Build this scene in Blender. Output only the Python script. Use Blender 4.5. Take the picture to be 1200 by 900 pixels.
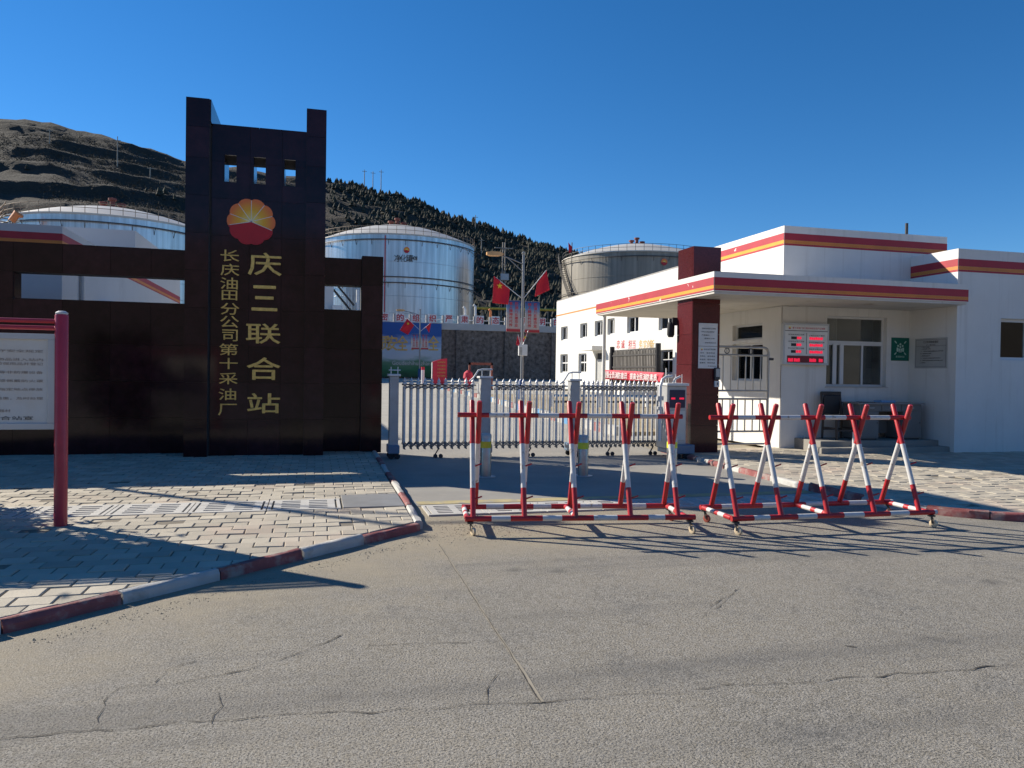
import bpy, bmesh, math, random
from mathutils import Vector, Matrix
random.seed(7)
R = math.radians
for o in list(bpy.data.objects): bpy.data.objects.remove(o)
sc = bpy.context.scene
COL = sc.collection

# ------------------------------------------------------------------ camera
F, CXP, CYP, HY, ROLL, YAW, CH = 890.0, 600.0, 450.0, 437.0, 0.0145, R(14.5), 1.6
_p = -math.atan((CYP - HY) / F)
FW = Vector((math.sin(YAW)*math.cos(_p), math.cos(YAW)*math.cos(_p), math.sin(_p)))
_r0 = Vector((math.cos(YAW), -math.sin(YAW), 0)); _u0 = _r0.cross(FW)
RT = _r0*math.cos(ROLL) + _u0*math.sin(ROLL)
UP = _u0*math.cos(ROLL) - _r0*math.sin(ROLL)
CAM = Vector((0, 0, CH))
cd = bpy.data.cameras.new('camera'); cam = bpy.data.objects.new('camera', cd); COL.objects.link(cam)
cd.sensor_width = 36; cd.lens = F/1200*36; cd.clip_start = .05; cd.clip_end = 6000
m3 = Matrix((RT, UP, -FW)).transposed()
cam.matrix_world = Matrix.Translation(CAM) @ m3.to_4x4()
sc.camera = cam
def ray(px, py): return FW + RT*((px-CXP)/F) + UP*((CYP-py)/F)
def G(px, py, z=0.0): d = ray(px, py); return CAM + d*((z-CH)/d.z)      # pixel -> point on a level plane
def PY(px, py, y): d = ray(px, py); return CAM + d*(y/d.y)              # pixel -> point on a wall facing -Y
def PX(px, py, x): d = ray(px, py); return CAM + d*(x/d.x)              # pixel -> point on a wall facing -X

# ------------------------------------------------------------------ light
SDIR = Vector((1.27, -1.13, -1.0)).normalized()      # the way sunlight travels
w = bpy.data.worlds.new('World'); sc.world = w; w.use_nodes = True
nt = w.node_tree; bg = nt.nodes['Background']
sky = nt.nodes.new('ShaderNodeTexSky'); sky.sky_type = 'NISHITA'; sky.sun_disc = False
sky.sun_elevation = math.asin(-SDIR.z); sky.sun_rotation = math.atan2(-SDIR.x, -SDIR.y)
sky.altitude = 1300; sky.air_density = 1.0; sky.dust_density = 0.0; sky.ozone_density = 6.0
hs = nt.nodes.new('ShaderNodeHueSaturation'); hs.inputs['Saturation'].default_value = 1.2      # deep, clear mountain blue
nt.links.new(sky.outputs[0], hs.inputs['Color']); nt.links.new(hs.outputs[0], bg.inputs[0]); bg.inputs[1].default_value = 0.087
sd = bpy.data.lights.new('sun', 'SUN'); sd.energy = 5.0; sd.angle = R(.53); sd.color = (1, .92, .79)
so = bpy.data.objects.new('sun', sd); COL.objects.link(so); so.location = (-40, 40, 50)
so.rotation_euler = SDIR.to_track_quat('-Z', 'Y').to_euler()
sc.view_settings.view_transform = 'Standard'; sc.view_settings.look = 'None'
sc.view_settings.gamma = 1; sc.view_settings.use_curve_mapping = False
sc.view_settings.exposure = 0.6
sc.render.engine = 'CYCLES'

# ------------------------------------------------------------------ materials
MATS = {}
def mat(name, col, rough=.7, metal=0.0, var=.12, vs=2.5, bump=0.0, bs=60.0, spec=.5, rand=0.0,
        blotch=None, bl_s=1.2, bl_t=.62, bl_w=.08, coat=0.0, stretch=None, emit=0.0, alpha=None):
    """Principled with noise in tone, optional blotches of another colour, fine relief, tone by piece."""
    m = bpy.data.materials.new(name); MATS[name] = m; m.use_nodes = True
    n = m.node_tree.nodes; l = m.node_tree.links; b = n['Principled BSDF']
    b.inputs['Roughness'].default_value = rough; b.inputs['Metallic'].default_value = metal
    b.inputs['Specular IOR Level'].default_value = spec
    b.inputs['Coat Weight'].default_value = coat
    geo = n.new('ShaderNodeNewGeometry'); vec = geo.outputs['Position']
    if stretch:
        mp = n.new('ShaderNodeMapping'); mp.inputs['Scale'].default_value = stretch
        l.new(vec, mp.inputs[0]); vec = mp.outputs[0]
    def noise(s, d=4, r=.55):
        t = n.new('ShaderNodeTexNoise'); t.inputs['Scale'].default_value = s
        t.inputs['Detail'].default_value = d; t.inputs['Roughness'].default_value = r
        l.new(vec, t.inputs['Vector']); return t.outputs['Fac']
    def mix(fac, a, bb):
        x = n.new('ShaderNodeMix'); x.data_type = 'RGBA'
        for sck, v in ((0, fac), (6, a), (7, bb)):
            if isinstance(v, (int, float)): x.inputs[sck].default_value = v
            elif isinstance(v, tuple): x.inputs[sck].default_value = (*v, 1)
            else: l.new(v, x.inputs[sck])
        return x.outputs[2]
    def rng(v, a, bb, c=0.0, d=1.0):
        x = n.new('ShaderNodeMapRange'); l.new(v, x.inputs[0])
        for i, q in enumerate((a, bb, c, d)): x.inputs[i+1].default_value = q
        return x.outputs[0]
    lo = tuple(c*(1-var) for c in col); hi = tuple(min(1, c*(1+var)) for c in col)
    c = mix(rng(noise(vs, 6, .6), .3, .7), lo, hi)
    if blotch: c = mix(rng(noise(bl_s, 6, .65), bl_t, bl_t+bl_w), c, blotch)
    if rand:
        oi = n.new('ShaderNodeObjectInfo'); ad = n.new('ShaderNodeMath'); ad.operation = 'ADD'
        l.new(oi.outputs['Random'], ad.inputs[0]); l.new(geo.outputs['Random Per Island'], ad.inputs[1])
        fr = n.new('ShaderNodeMath'); fr.operation = 'FRACT'; l.new(ad.outputs[0], fr.inputs[0])
        hs = n.new('ShaderNodeHueSaturation'); l.new(rng(fr.outputs[0], 0, 1, 1-rand, 1+rand), hs.inputs['Value'])
        l.new(c, hs.inputs['Color']); c = hs.outputs[0]
    l.new(c, b.inputs['Base Color'])
    if bump:
        bp = n.new('ShaderNodeBump'); bp.inputs['Strength'].default_value = bump; bp.inputs['Distance'].default_value = .01
        l.new(noise(bs, 5, .65), bp.inputs['Height']); l.new(bp.outputs[0], b.inputs['Normal'])
    if emit:
        l.new(c, b.inputs['Emission Color']); b.inputs['Emission Strength'].default_value = emit
    return m
def nodes_of(name): t = MATS[name].node_tree; return t.nodes, t.links, t.nodes['Principled BSDF']

mat('granite', (.028, .009, .0115), .10, var=.35, vs=5, spec=.27, rand=.35, bump=.01, bs=9)
mat('granite_red', (.088, .017, .0195), .13, var=.3, vs=45, spec=.35, rand=.22)
mat('grout', (.06, .055, .055), .8)
mat('gold', (.84, .53, .14), .36, metal=.2, var=.25, vs=14)
mat('petal_red', (.50, .012, .02), .4)
mat('white_line', (.75, .73, .68), .5)
mat('white_wall', (.73, .71, .665), .75, var=.045, vs=1.3, bump=.18, bs=35, blotch=(.60, .575, .53), bl_s=.7, bl_t=.6, bl_w=.3)
mat('wall_cream', (.60, .53, .43), .8, var=.08, vs=1.5, bump=.15, bs=35, blotch=(.45, .41, .36), bl_s=1.1, bl_t=.58, bl_w=.25)
mat('soffit', (.56, .53, .48), .85, var=.1, vs=1.6, bump=.2, bs=30, blotch=(.27, .22, .17), bl_s=1.7, bl_t=.63, bl_w=.12)
mat('stripe_red', (.42, .022, .038), .55, var=.1, blotch=(.72, .70, .67), bl_s=4.2, bl_t=.645, bl_w=.015)
mat('stripe_red_clean', (.40, .022, .036), .55, var=.12)
mat('stripe_orange', (.80, .33, .025), .55, var=.1, blotch=(.72, .70, .67), bl_s=4.2, bl_t=.66, bl_w=.015)
mat('stripe_orange_clean', (.66, .22, .04), .55, var=.1)
mat('asphalt', (.215, .198, .168), .9, bump=.9, bs=80)
mat('apron', (.27, .255, .225), .85, var=.12, vs=1.1, bump=.3, bs=60, blotch=(.33, .30, .25), bl_s=.9, bl_t=.55, bl_w=.2)
mat('yard_concrete', (.38, .355, .30), .88, var=.1, vs=.5, bump=.3, bs=20, blotch=(.28, .26, .22), bl_s=.3, bl_t=.5, bl_w=.2)
mat('paver', (.42, .375, .295), .88, var=.12, vs=2.2, bump=.45, bs=70, rand=.16, blotch=(.43, .345, .268), bl_s=.9, bl_t=.52, bl_w=.16)
mat('paver_bed', (.17, .145, .11), .95, var=.3, vs=9)
mat('drain_concrete', (.47, .455, .42), .85, var=.1, vs=4, bump=.4, bs=60, rand=.08)
mat('dark_pit', (.02, .02, .02), .95)
mat('steel_plate', (.30, .295, .28), .55, metal=.35, var=.12, vs=4)
mat('kerb_red', (.27, .078, .074), .75, var=.2, vs=8, bump=.5, bs=40, blotch=(.30, .25, .22), bl_s=4, bl_t=.50, bl_w=.16)
mat('kerb_white', (.46, .445, .41), .75, var=.12, vs=6, bump=.5, bs=40, blotch=(.33, .30, .26), bl_s=4, bl_t=.55, bl_w=.14)
mat('yellow_paint', (.42, .345, .17), .8, var=.2, vs=4, blotch=(.27, .255, .225), bl_s=3.5, bl_t=.5, bl_w=.12)
mat('crack', (.06, .054, .045), .95)
mat('crack_sand', (.29, .255, .195), .95)
mat('gravel', (.27, .235, .175), .95, var=.3, rand=.35)
mat('bar_red', (.44, .02, .026), .4, var=.14, vs=7, bump=.12, bs=50, blotch=(.24, .05, .035), bl_s=13, bl_t=.58, bl_w=.08)
mat('bar_white', (.62, .61, .585), .42, var=.06, vs=7, bump=.12, bs=50, blotch=(.36, .29, .22), bl_s=13, bl_t=.585, bl_w=.09)
mat('caster', (.62, .50, .34), .5, var=.15, vs=20)
mat('caster_red', (.30, .07, .05), .5)
mat('rubber', (.02, .02, .022), .8)
mat('gate_alu', (.70, .70, .69), .4, metal=.12, var=.1, vs=3)
mat('gate_grey', (.44, .44, .435), .45, metal=.3, var=.12, vs=5)
mat('gate_dark', (.035, .035, .038), .5)
mat('gate_link', (.17, .17, .17), .45, metal=.3)
mat('gate_blue', (.13, .20, .29), .35, var=.1)
mat('stainless', (.40, .39, .375), .36, metal=.95, var=.1, vs=6)
mat('tape_yellow', (.75, .56, .03), .5)
mat('tape_yellow_bright', (.80, .78, .05), .5)
mat('screen', (.012, .02, .07), .15)
mat('led_red', (.9, .015, .06), .4, emit=.5, var=.02)
mat('led_dark', (.16, .008, .02), .3)
mat('led_off', (.015, .012, .012), .35)
mat('panel_grey', (.50, .50, .49), .45, metal=.2, var=.05)
mat('frame_alu', (.50, .50, .49), .4, metal=.5, var=.06)
mat('print_dark', (.05, .05, .05), .7)
mat('print_brown', (.32, .255, .215), .7)
mat('print_red', (.55, .03, .04), .6)
mat('sign_green', (.0, .125, .085), .4)
mat('sign_white', (.72, .72, .70), .5)
mat('sign_grey', (.42, .42, .40), .5, var=.08)
mat('board_paper', (.62, .60, .55), .6, var=.06, vs=1.5, blotch=(.62, .53, .42), bl_s=1.4, bl_t=.5, bl_w=.3)
mat('post_red', (.42, .022, .045), .38, var=.12, vs=6, coat=.15, blotch=(.36, .06, .07), bl_s=6, bl_t=.62, bl_w=.1)
mat('window_frame', (.66, .66, .65), .45, var=.04)
mat('curtain', (.52, .50, .47), .9, var=.15, vs=2, stretch=(9, 9, .4))
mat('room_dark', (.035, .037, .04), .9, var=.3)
mat('wood_dark', (.045, .032, .026), .5, var=.25, vs=6)
mat('desk_grey', (.17, .165, .155), .55, var=.12, vs=3)
mat('desk_top', (.22, .22, .22), .4)
mat('leather', (.022, .02, .022), .5)
mat('paper_blue', (.22, .40, .62), .6)
mat('plaster_far', (.67, .66, .62), .8, var=.03, vs=.4, blotch=(.70, .66, .58), bl_s=.25, bl_t=.6, bl_w=.3)
mat('shed_wall', (.60, .59, .575), .8, var=.06, vs=.5, blotch=(.47, .455, .44), bl_s=.6, bl_t=.58, bl_w=.3)
mat('roof_grey', (.30, .29, .28), .9)
mat('yellow_pipe', (.62, .40, .05), .5)
mat('tank_roof', (.56, .53, .47), .55, metal=.2, var=.1, vs=.25)
mat('rail_rust', (.30, .22, .15), .7, var=.2)
mat('rail_dark', (.07, .065, .06), .6)
mat('vent_rust', (.24, .07, .05), .7)
mat('stone_wall', (.165, .132, .108), .95, var=.6, vs=2.4, bump=1.0, bs=3, blotch=(.30, .27, .24), bl_s=1.6, bl_t=.62, bl_w=.1)
mat('coping', (.45, .44, .42), .85, var=.1, vs=.5)
mat('flag_red', (.62, .012, .03), .75, var=.12, vs=2)
mat('flag_gold', (.8, .55, .02), .6)
mat('lamp_pole', (.27, .27, .27), .45, metal=.6, var=.08)
mat('lamp_blue', (.03, .075, .20), .4)
mat('lamp_glass', (.72, .40, .16), .4)
mat('banner_red', (.58, .03, .06), .7)
mat('rack_dark', (.045, .042, .04), .7)
mat('lath', (.20, .185, .165), .8, rand=.25)
mat('dry_soil', (.30, .235, .14), .95, var=.25, vs=.7, blotch=(.21, .19, .10), bl_s=.6, bl_t=.5, bl_w=.2)
mat('kerb_blue', (.10, .28, .50), .7)
mat('terrain', (.15, .13, .105), .95, var=.2, vs=.15)
mat('conifer', (.032, .033, .021), .9, var=.4, vs=.05, rand=.5)
mat('scrub', (.070, .056, .038), .95, var=.4, vs=.06, rand=.45)
mat('bark', (.10, .075, .055), .9)
mat('leaf', (.05, .09, .03), .8, rand=.4)
mat('pole_wood', (.32, .29, .25), .8)
mat('wire', (.05, .05, .05), .6)
mat('orange_cloth', (.75, .25, .09), .7)
mat('gold_mural', (.62, .40, .12), .6)
mat('leaf_green_sign', (.45, .62, .52), .5)

# glass: clear and reflective
m = bpy.data.materials.new('glass'); MATS['glass'] = m; m.use_nodes = True
n, l = m.node_tree.nodes, m.node_tree.links; b = n['Principled BSDF']
b.inputs['Base Color'].default_value = (.82, .86, .86, 1); b.inputs['Roughness'].default_value = .03
b.inputs['Transmission Weight'].default_value = 1; b.inputs['IOR'].default_value = 1.05
gl = n.new('ShaderNodeBsdfGlossy'); gl.inputs['Roughness'].default_value = .03
fr = n.new('ShaderNodeFresnel'); fr.inputs[0].default_value = 1.5
tr = n.new('ShaderNodeBsdfTransparent'); tr.inputs[0].default_value = (.80, .83, .82, 1)
mx = n.new('ShaderNodeMixShader'); l.new(fr.outputs[0], mx.inputs[0]); l.new(tr.outputs[0], mx.inputs[1]); l.new(gl.outputs[0], mx.inputs[2])
l.new(mx.outputs[0], n['Material Output'].inputs[0])

# asphalt: aggregate speckle, dust drifts, worn tone
n, l, b = nodes_of('asphalt')
geo = [x for x in n if x.type == 'NEW_GEOMETRY'][0]
def N(t, **k):
    x = n.new(t)
    for a, v in k.items(): x.inputs[a].default_value = v
    return x
def mixrgb(fac, a, bb, bt='MIX'):
    x = n.new('ShaderNodeMix'); x.data_type = 'RGBA'; x.blend_type = bt
    for s, v in ((0, fac), (6, a), (7, bb)):
        if isinstance(v, (int, float)): x.inputs[s].default_value = v
        elif isinstance(v, tuple): x.inputs[s].default_value = (*v, 1)
        else: l.new(v, x.inputs[s])
    return x.outputs[2]
def ramp(v, a, bb, c=0.0, d=1.0):
    x = n.new('ShaderNodeMapRange'); l.new(v, x.inputs[0])
    for i, q in enumerate((a, bb, c, d)): x.inputs[i+1].default_value = q
    return x.outputs[0]
def nz(scale, det=4, rgh=.6, off=0.0):
    mp = n.new('ShaderNodeMapping'); mp.inputs['Location'].default_value = (off, off*.7, 0); l.new(geo.outputs['Position'], mp.inputs[0])
    t = N('ShaderNodeTexNoise', Scale=scale, Detail=det, Roughness=rgh); l.new(mp.outputs[0], t.inputs['Vector']); return t.outputs['Fac']
c = mixrgb(ramp(nz(.55, 5), .3, .7), (.205, .186, .148), (.30, .265, .205))
c = mixrgb(ramp(nz(1.6, 6, .7, 5), .50, .68), c, (.15, .142, .126))
c = mixrgb(ramp(nz(.28, 6, .7, 33), .50, .62, 0, .75), c, (.32, .285, .225))
vor = N('ShaderNodeTexVoronoi', Scale=36.0); l.new(geo.outputs['Position'], vor.inputs['Vector'])
c = mixrgb(ramp(vor.outputs['Color'], 0, 1, 0, .85), c, (.36, .335, .29), 'MIX')
c2 = mixrgb(ramp(nz(85, 4, .8, 3), .50, .60, 0, .95), c, (.045, .041, .035))
c2 = mixrgb(ramp(nz(30, 5, .75, 8), .55, .68, 0, .6), c2, (.085, .08, .07))
c3 = mixrgb(ramp(nz(64, 4, .8, 11), .58, .67, 0, .85), c2, (.52, .485, .42))
# dust lies where wheels do not pass: the pocket by the kerb and toward the verge
px_ = N('ShaderNodeSeparateXYZ'); l.new(geo.outputs['Position'], px_.inputs[0])
def M2(op, a, bb):
    x = n.new('ShaderNodeMath'); x.operation = op
    for i, v in enumerate((a, bb)):
        if isinstance(v, (int, float)): x.inputs[i].default_value = v
        else: l.new(v, x.inputs[i])
    return x.outputs[0]
d1 = M2('SUBTRACT', M2('MULTIPLY', px_.outputs[1], 1.0), M2('MULTIPLY', px_.outputs[0], .55))
dz = M2('ADD', ramp(d1, 3.6, 6.4), M2('MULTIPLY', M2('SUBTRACT', nz(.8, 6, .7, 21), .5), 1.7))
mpt = n.new('ShaderNodeMapping'); mpt.inputs['Scale'].default_value = (.10, 1.5, 1); mpt.inputs['Rotation'].default_value = (0, 0, R(-8)); l.new(geo.outputs['Position'], mpt.inputs[0])
tt_ = N('ShaderNodeTexNoise', Scale=1.0, Detail=5.0, Roughness=.6); l.new(mpt.outputs[0], tt_.inputs['Vector'])
c3 = mixrgb(ramp(tt_.outputs['Fac'], .50, .64, 0, .38), c3, (.10, .097, .092))
c3 = mixrgb(ramp(nz(1.1, 3, .5, 47), .68, .73, 0, .45), c3, (.06, .057, .052))
c4 = mixrgb(ramp(dz, .45, 1.05, 0, .82), c3, (.335, .285, .20))
l.new(c4, b.inputs['Base Color'])
bp = [x for x in n if x.type == 'BUMP'][0]; bp.inputs['Distance'].default_value = .012; bp.inputs['Strength'].default_value = 1.0

# upper petals: yellow heart running out to orange, set from the emblem's own centre
m = mat('petal_orange', (.8, .3, .03), .4); n, l, b = nodes_of('petal_orange')
tc = n.new('ShaderNodeTexCoord'); ln = n.new('ShaderNodeVectorMath'); ln.operation = 'LENGTH'
l.new(tc.outputs['Object'], ln.inputs[0]); cr = n.new('ShaderNodeValToRGB'); l.new(ln.outputs['Value'], cr.inputs[0])
cr.color_ramp.elements[0].color = (.9, .78, .25, 1); cr.color_ramp.elements[0].position = .03
cr.color_ramp.elements[1].color = (.85, .20, .05, 1); cr.color_ramp.elements[1].position = .37
e = cr.color_ramp.elements.new(.2); e.color = (.88, .46, .03, 1)
l.new(cr.outputs[0], b.inputs['Base Color'])

# tank cladding: metal sheets with vertical laps and streaks
def tank_mat(name, col, metal, rough):
    m = mat(name, col, rough, metal=metal); n, l, b = nodes_of(name)
    tc = n.new('ShaderNodeTexCoord'); gr = n.new('ShaderNodeTexGradient'); gr.gradient_type = 'RADIAL'
    l.new(tc.outputs['Object'], gr.inputs[0])
    sp = n.new('ShaderNodeSeparateXYZ'); l.new(tc.outputs['Object'], sp.inputs[0])
    cb = n.new('ShaderNodeCombineXYZ')
    mu = n.new('ShaderNodeMath'); mu.operation = 'MULTIPLY'; mu.inputs[1].default_value = 150; l.new(gr.outputs[1], mu.inputs[0])
    mz = n.new('ShaderNodeMath'); mz.operation = 'MULTIPLY'; mz.inputs[1].default_value = .10; l.new(sp.outputs[2], mz.inputs[0])
    l.new(mu.outputs[0], cb.inputs[0]); l.new(mz.outputs[0], cb.inputs[1])
    t = n.new('ShaderNodeTexNoise'); t.inputs['Scale'].default_value = 1.0; t.inputs['Detail'].default_value = 3; l.new(cb.outputs[0], t.inputs['Vector'])
    mr = n.new('ShaderNodeMapRange'); l.new(t.outputs['Fac'], mr.inputs[0]); mr.inputs[1].default_value = .35; mr.inputs[2].default_value = .7
    x = n.new('ShaderNodeMix'); x.data_type = 'RGBA'; l.new(mr.outputs[0], x.inputs[0])
    x.inputs[6].default_value = (*col, 1); x.inputs[7].default_value = (*[k*.62 for k in col], 1)
    l.new(x.outputs[2], b.inputs['Base Color'])
    fr = n.new('ShaderNodeMath'); fr.operation = 'FRACT'; l.new(mu.outputs[0], fr.inputs[0])
    ab = n.new('ShaderNodeMapRange'); l.new(fr.outputs[0], ab.inputs[0]); ab.inputs[1].default_value = 0; ab.inputs[2].default_value = .12
    bp = n.new('ShaderNodeBump'); bp.inputs['Strength'].default_value = .35; bp.inputs['Distance'].default_value = .03
    l.new(ab.outputs[0], bp.inputs['Height']); l.new(bp.outputs[0], b.inputs['Normal'])
tank_mat('tank_alu', (.70, .70, .69), .72, .29)
tank_mat('tank_old', (.33, .305, .255), .2, .6)

# mural paint: blue sky over green plants
m = mat('mural', (.1, .3, .6), .7); n, l, b = nodes_of('mural')
tc = n.new('ShaderNodeTexCoord'); sp = n.new('ShaderNodeSeparateXYZ'); l.new(tc.outputs['Generated'], sp.inputs[0])
t = n.new('ShaderNodeTexNoise'); t.inputs['Scale'].default_value = 6; t.inputs['Detail'].default_value = 8; l.new(tc.outputs['Generated'], t.inputs['Vector'])
a1 = n.new('ShaderNodeMath'); a1.operation = 'MULTIPLY_ADD'; l.new(t.outputs['Fac'], a1.inputs[0]); a1.inputs[1].default_value = .45; l.new(sp.outputs[2], a1.inputs[2])
cr = n.new('ShaderNodeValToRGB'); l.new(a1.outputs[0], cr.inputs[0]); E_ = cr.color_ramp.elements
E_[0].position = .18; E_[0].color = (.012, .05, .02, 1); E_[1].position = 1.0; E_[1].color = (.02, .10, .34, 1)
for p_, c_ in ((.36, (.03, .16, .06)), (.48, (.10, .22, .12)), (.60, (.46, .52, .55)), (.82, (.40, .52, .63))):
    e = E_.new(p_); e.color = (*c_, 1)
l.new(cr.outputs[0], b.inputs['Base Color'])

# vertical street banners: blue at the top running to cream
m = mat('banner_print', (.5, .45, .4), .7); n, l, b = nodes_of('banner_print')
tc = n.new('ShaderNodeTexCoord'); sp = n.new('ShaderNodeSeparateXYZ'); l.new(tc.outputs['Generated'], sp.inputs[0])
cr = n.new('ShaderNodeValToRGB'); l.new(sp.outputs[2], cr.inputs[0]); E_ = cr.color_ramp.elements
E_[0].position = .0; E_[0].color = (.42, .03, .04, 1); E_[1].position = 1.0; E_[1].color = (.02, .05, .22, 1)
for p_, c_ in ((.07, (.42, .04, .05)), (.11, (.50, .42, .38)), (.55, (.47, .43, .41)), (.78, (.10, .22, .42))):
    e = E_.new(p_); e.color = (*c_, 1)
l.new(cr.outputs[0], b.inputs['Base Color'])

# hillside: bare light treads on the flat steps, dark scrub on the banks
m = mat('hill', (.1, .09, .07), .95); n, l, b = nodes_of('hill')
geo = n.new('ShaderNodeNewGeometry')
t1 = n.new('ShaderNodeTexNoise'); t1.inputs['Scale'].default_value = .035; t1.inputs['Detail'].default_value = 8; l.new(geo.outputs['Position'], t1.inputs['Vector'])
t2 = n.new('ShaderNodeTexNoise'); t2.inputs['Scale'].default_value = .5; t2.inputs['Detail'].default_value = 6; t2.inputs['Roughness'].default_value = .7; l.new(geo.outputs['Position'], t2.inputs['Vector'])
def mix2(f, a, bb):
    x = n.new('ShaderNodeMix'); x.data_type = 'RGBA'
    for s, v in ((0, f), (6, a), (7, bb)):
        if isinstance(v, tuple): x.inputs[s].default_value = (*v, 1)
        else: l.new(v, x.inputs[s])
    return x.outputs[2]
def rr(v, a, bb, c=0.0, d=1.0):
    x = n.new('ShaderNodeMapRange'); l.new(v, x.inputs[0])
    for i, q in enumerate((a, bb, c, d)): x.inputs[i+1].default_value = q
    return x.outputs[0]
c = mix2(rr(t1.outputs['Fac'], .4, .62), (.034, .030, .023), (.066, .050, .034))
c = mix2(rr(t2.outputs['Fac'], .5, .68), c, (.024, .022, .017))
sn = n.new('ShaderNodeSeparateXYZ'); l.new(geo.outputs['Normal'], sn.inputs[0])
c = mix2(rr(sn.outputs[2], .968, .995, 0, .6), c, (.125, .105, .078))
t3 = n.new('ShaderNodeTexNoise'); t3.inputs['Scale'].default_value = .016; t3.inputs['Detail'].default_value = 5; l.new(geo.outputs['Position'], t3.inputs['Vector'])
t4 = n.new('ShaderNodeTexNoise'); t4.inputs['Scale'].default_value = 1.3; t4.inputs['Detail'].default_value = 5; t4.inputs['Roughness'].default_value = .75; l.new(geo.outputs['Position'], t4.inputs['Vector'])
c = mix2(rr(t3.outputs['Fac'], .46, .58, 0, .8), c, (.026, .026, .018))
c = mix2(rr(t4.outputs['Fac'], .50, .62, 0, .75), c, (.022, .020, .014))
bp = n.new('ShaderNodeBump'); bp.inputs['Strength'].default_value = 1.0; bp.inputs['Distance'].default_value = .9
l.new(t4.outputs['Fac'], bp.inputs['Height']); l.new(bp.outputs[0], b.inputs['Normal'])
l.new(c, b.inputs['Base Color'])

# faint rain streaks down the painted walls
for nm_ in ('white_wall', 'plaster_far'):
    n, l, b = nodes_of(nm_); src = b.inputs['Base Color'].links[0].from_socket
    geo = [x for x in n if x.type == 'NEW_GEOMETRY'][0]; mp = n.new('ShaderNodeMapping'); mp.inputs['Scale'].default_value = (7, 7, .35); l.new(geo.outputs['Position'], mp.inputs[0])
    t = n.new('ShaderNodeTexNoise'); t.inputs['Scale'].default_value = 1; t.inputs['Detail'].default_value = 6; t.inputs['Roughness'].default_value = .65; l.new(mp.outputs[0], t.inputs['Vector'])
    mr = n.new('ShaderNodeMapRange'); l.new(t.outputs['Fac'], mr.inputs[0]); mr.inputs[1].default_value = .55; mr.inputs[2].default_value = .75; mr.inputs[4].default_value = .55
    x = n.new('ShaderNodeMix'); x.data_type = 'RGBA'; l.new(mr.outputs[0], x.inputs[0]); l.new(src, x.inputs[6]); x.inputs[7].default_value = (.50, .465, .41, 1); l.new(x.outputs[2], b.inputs['Base Color'])

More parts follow.
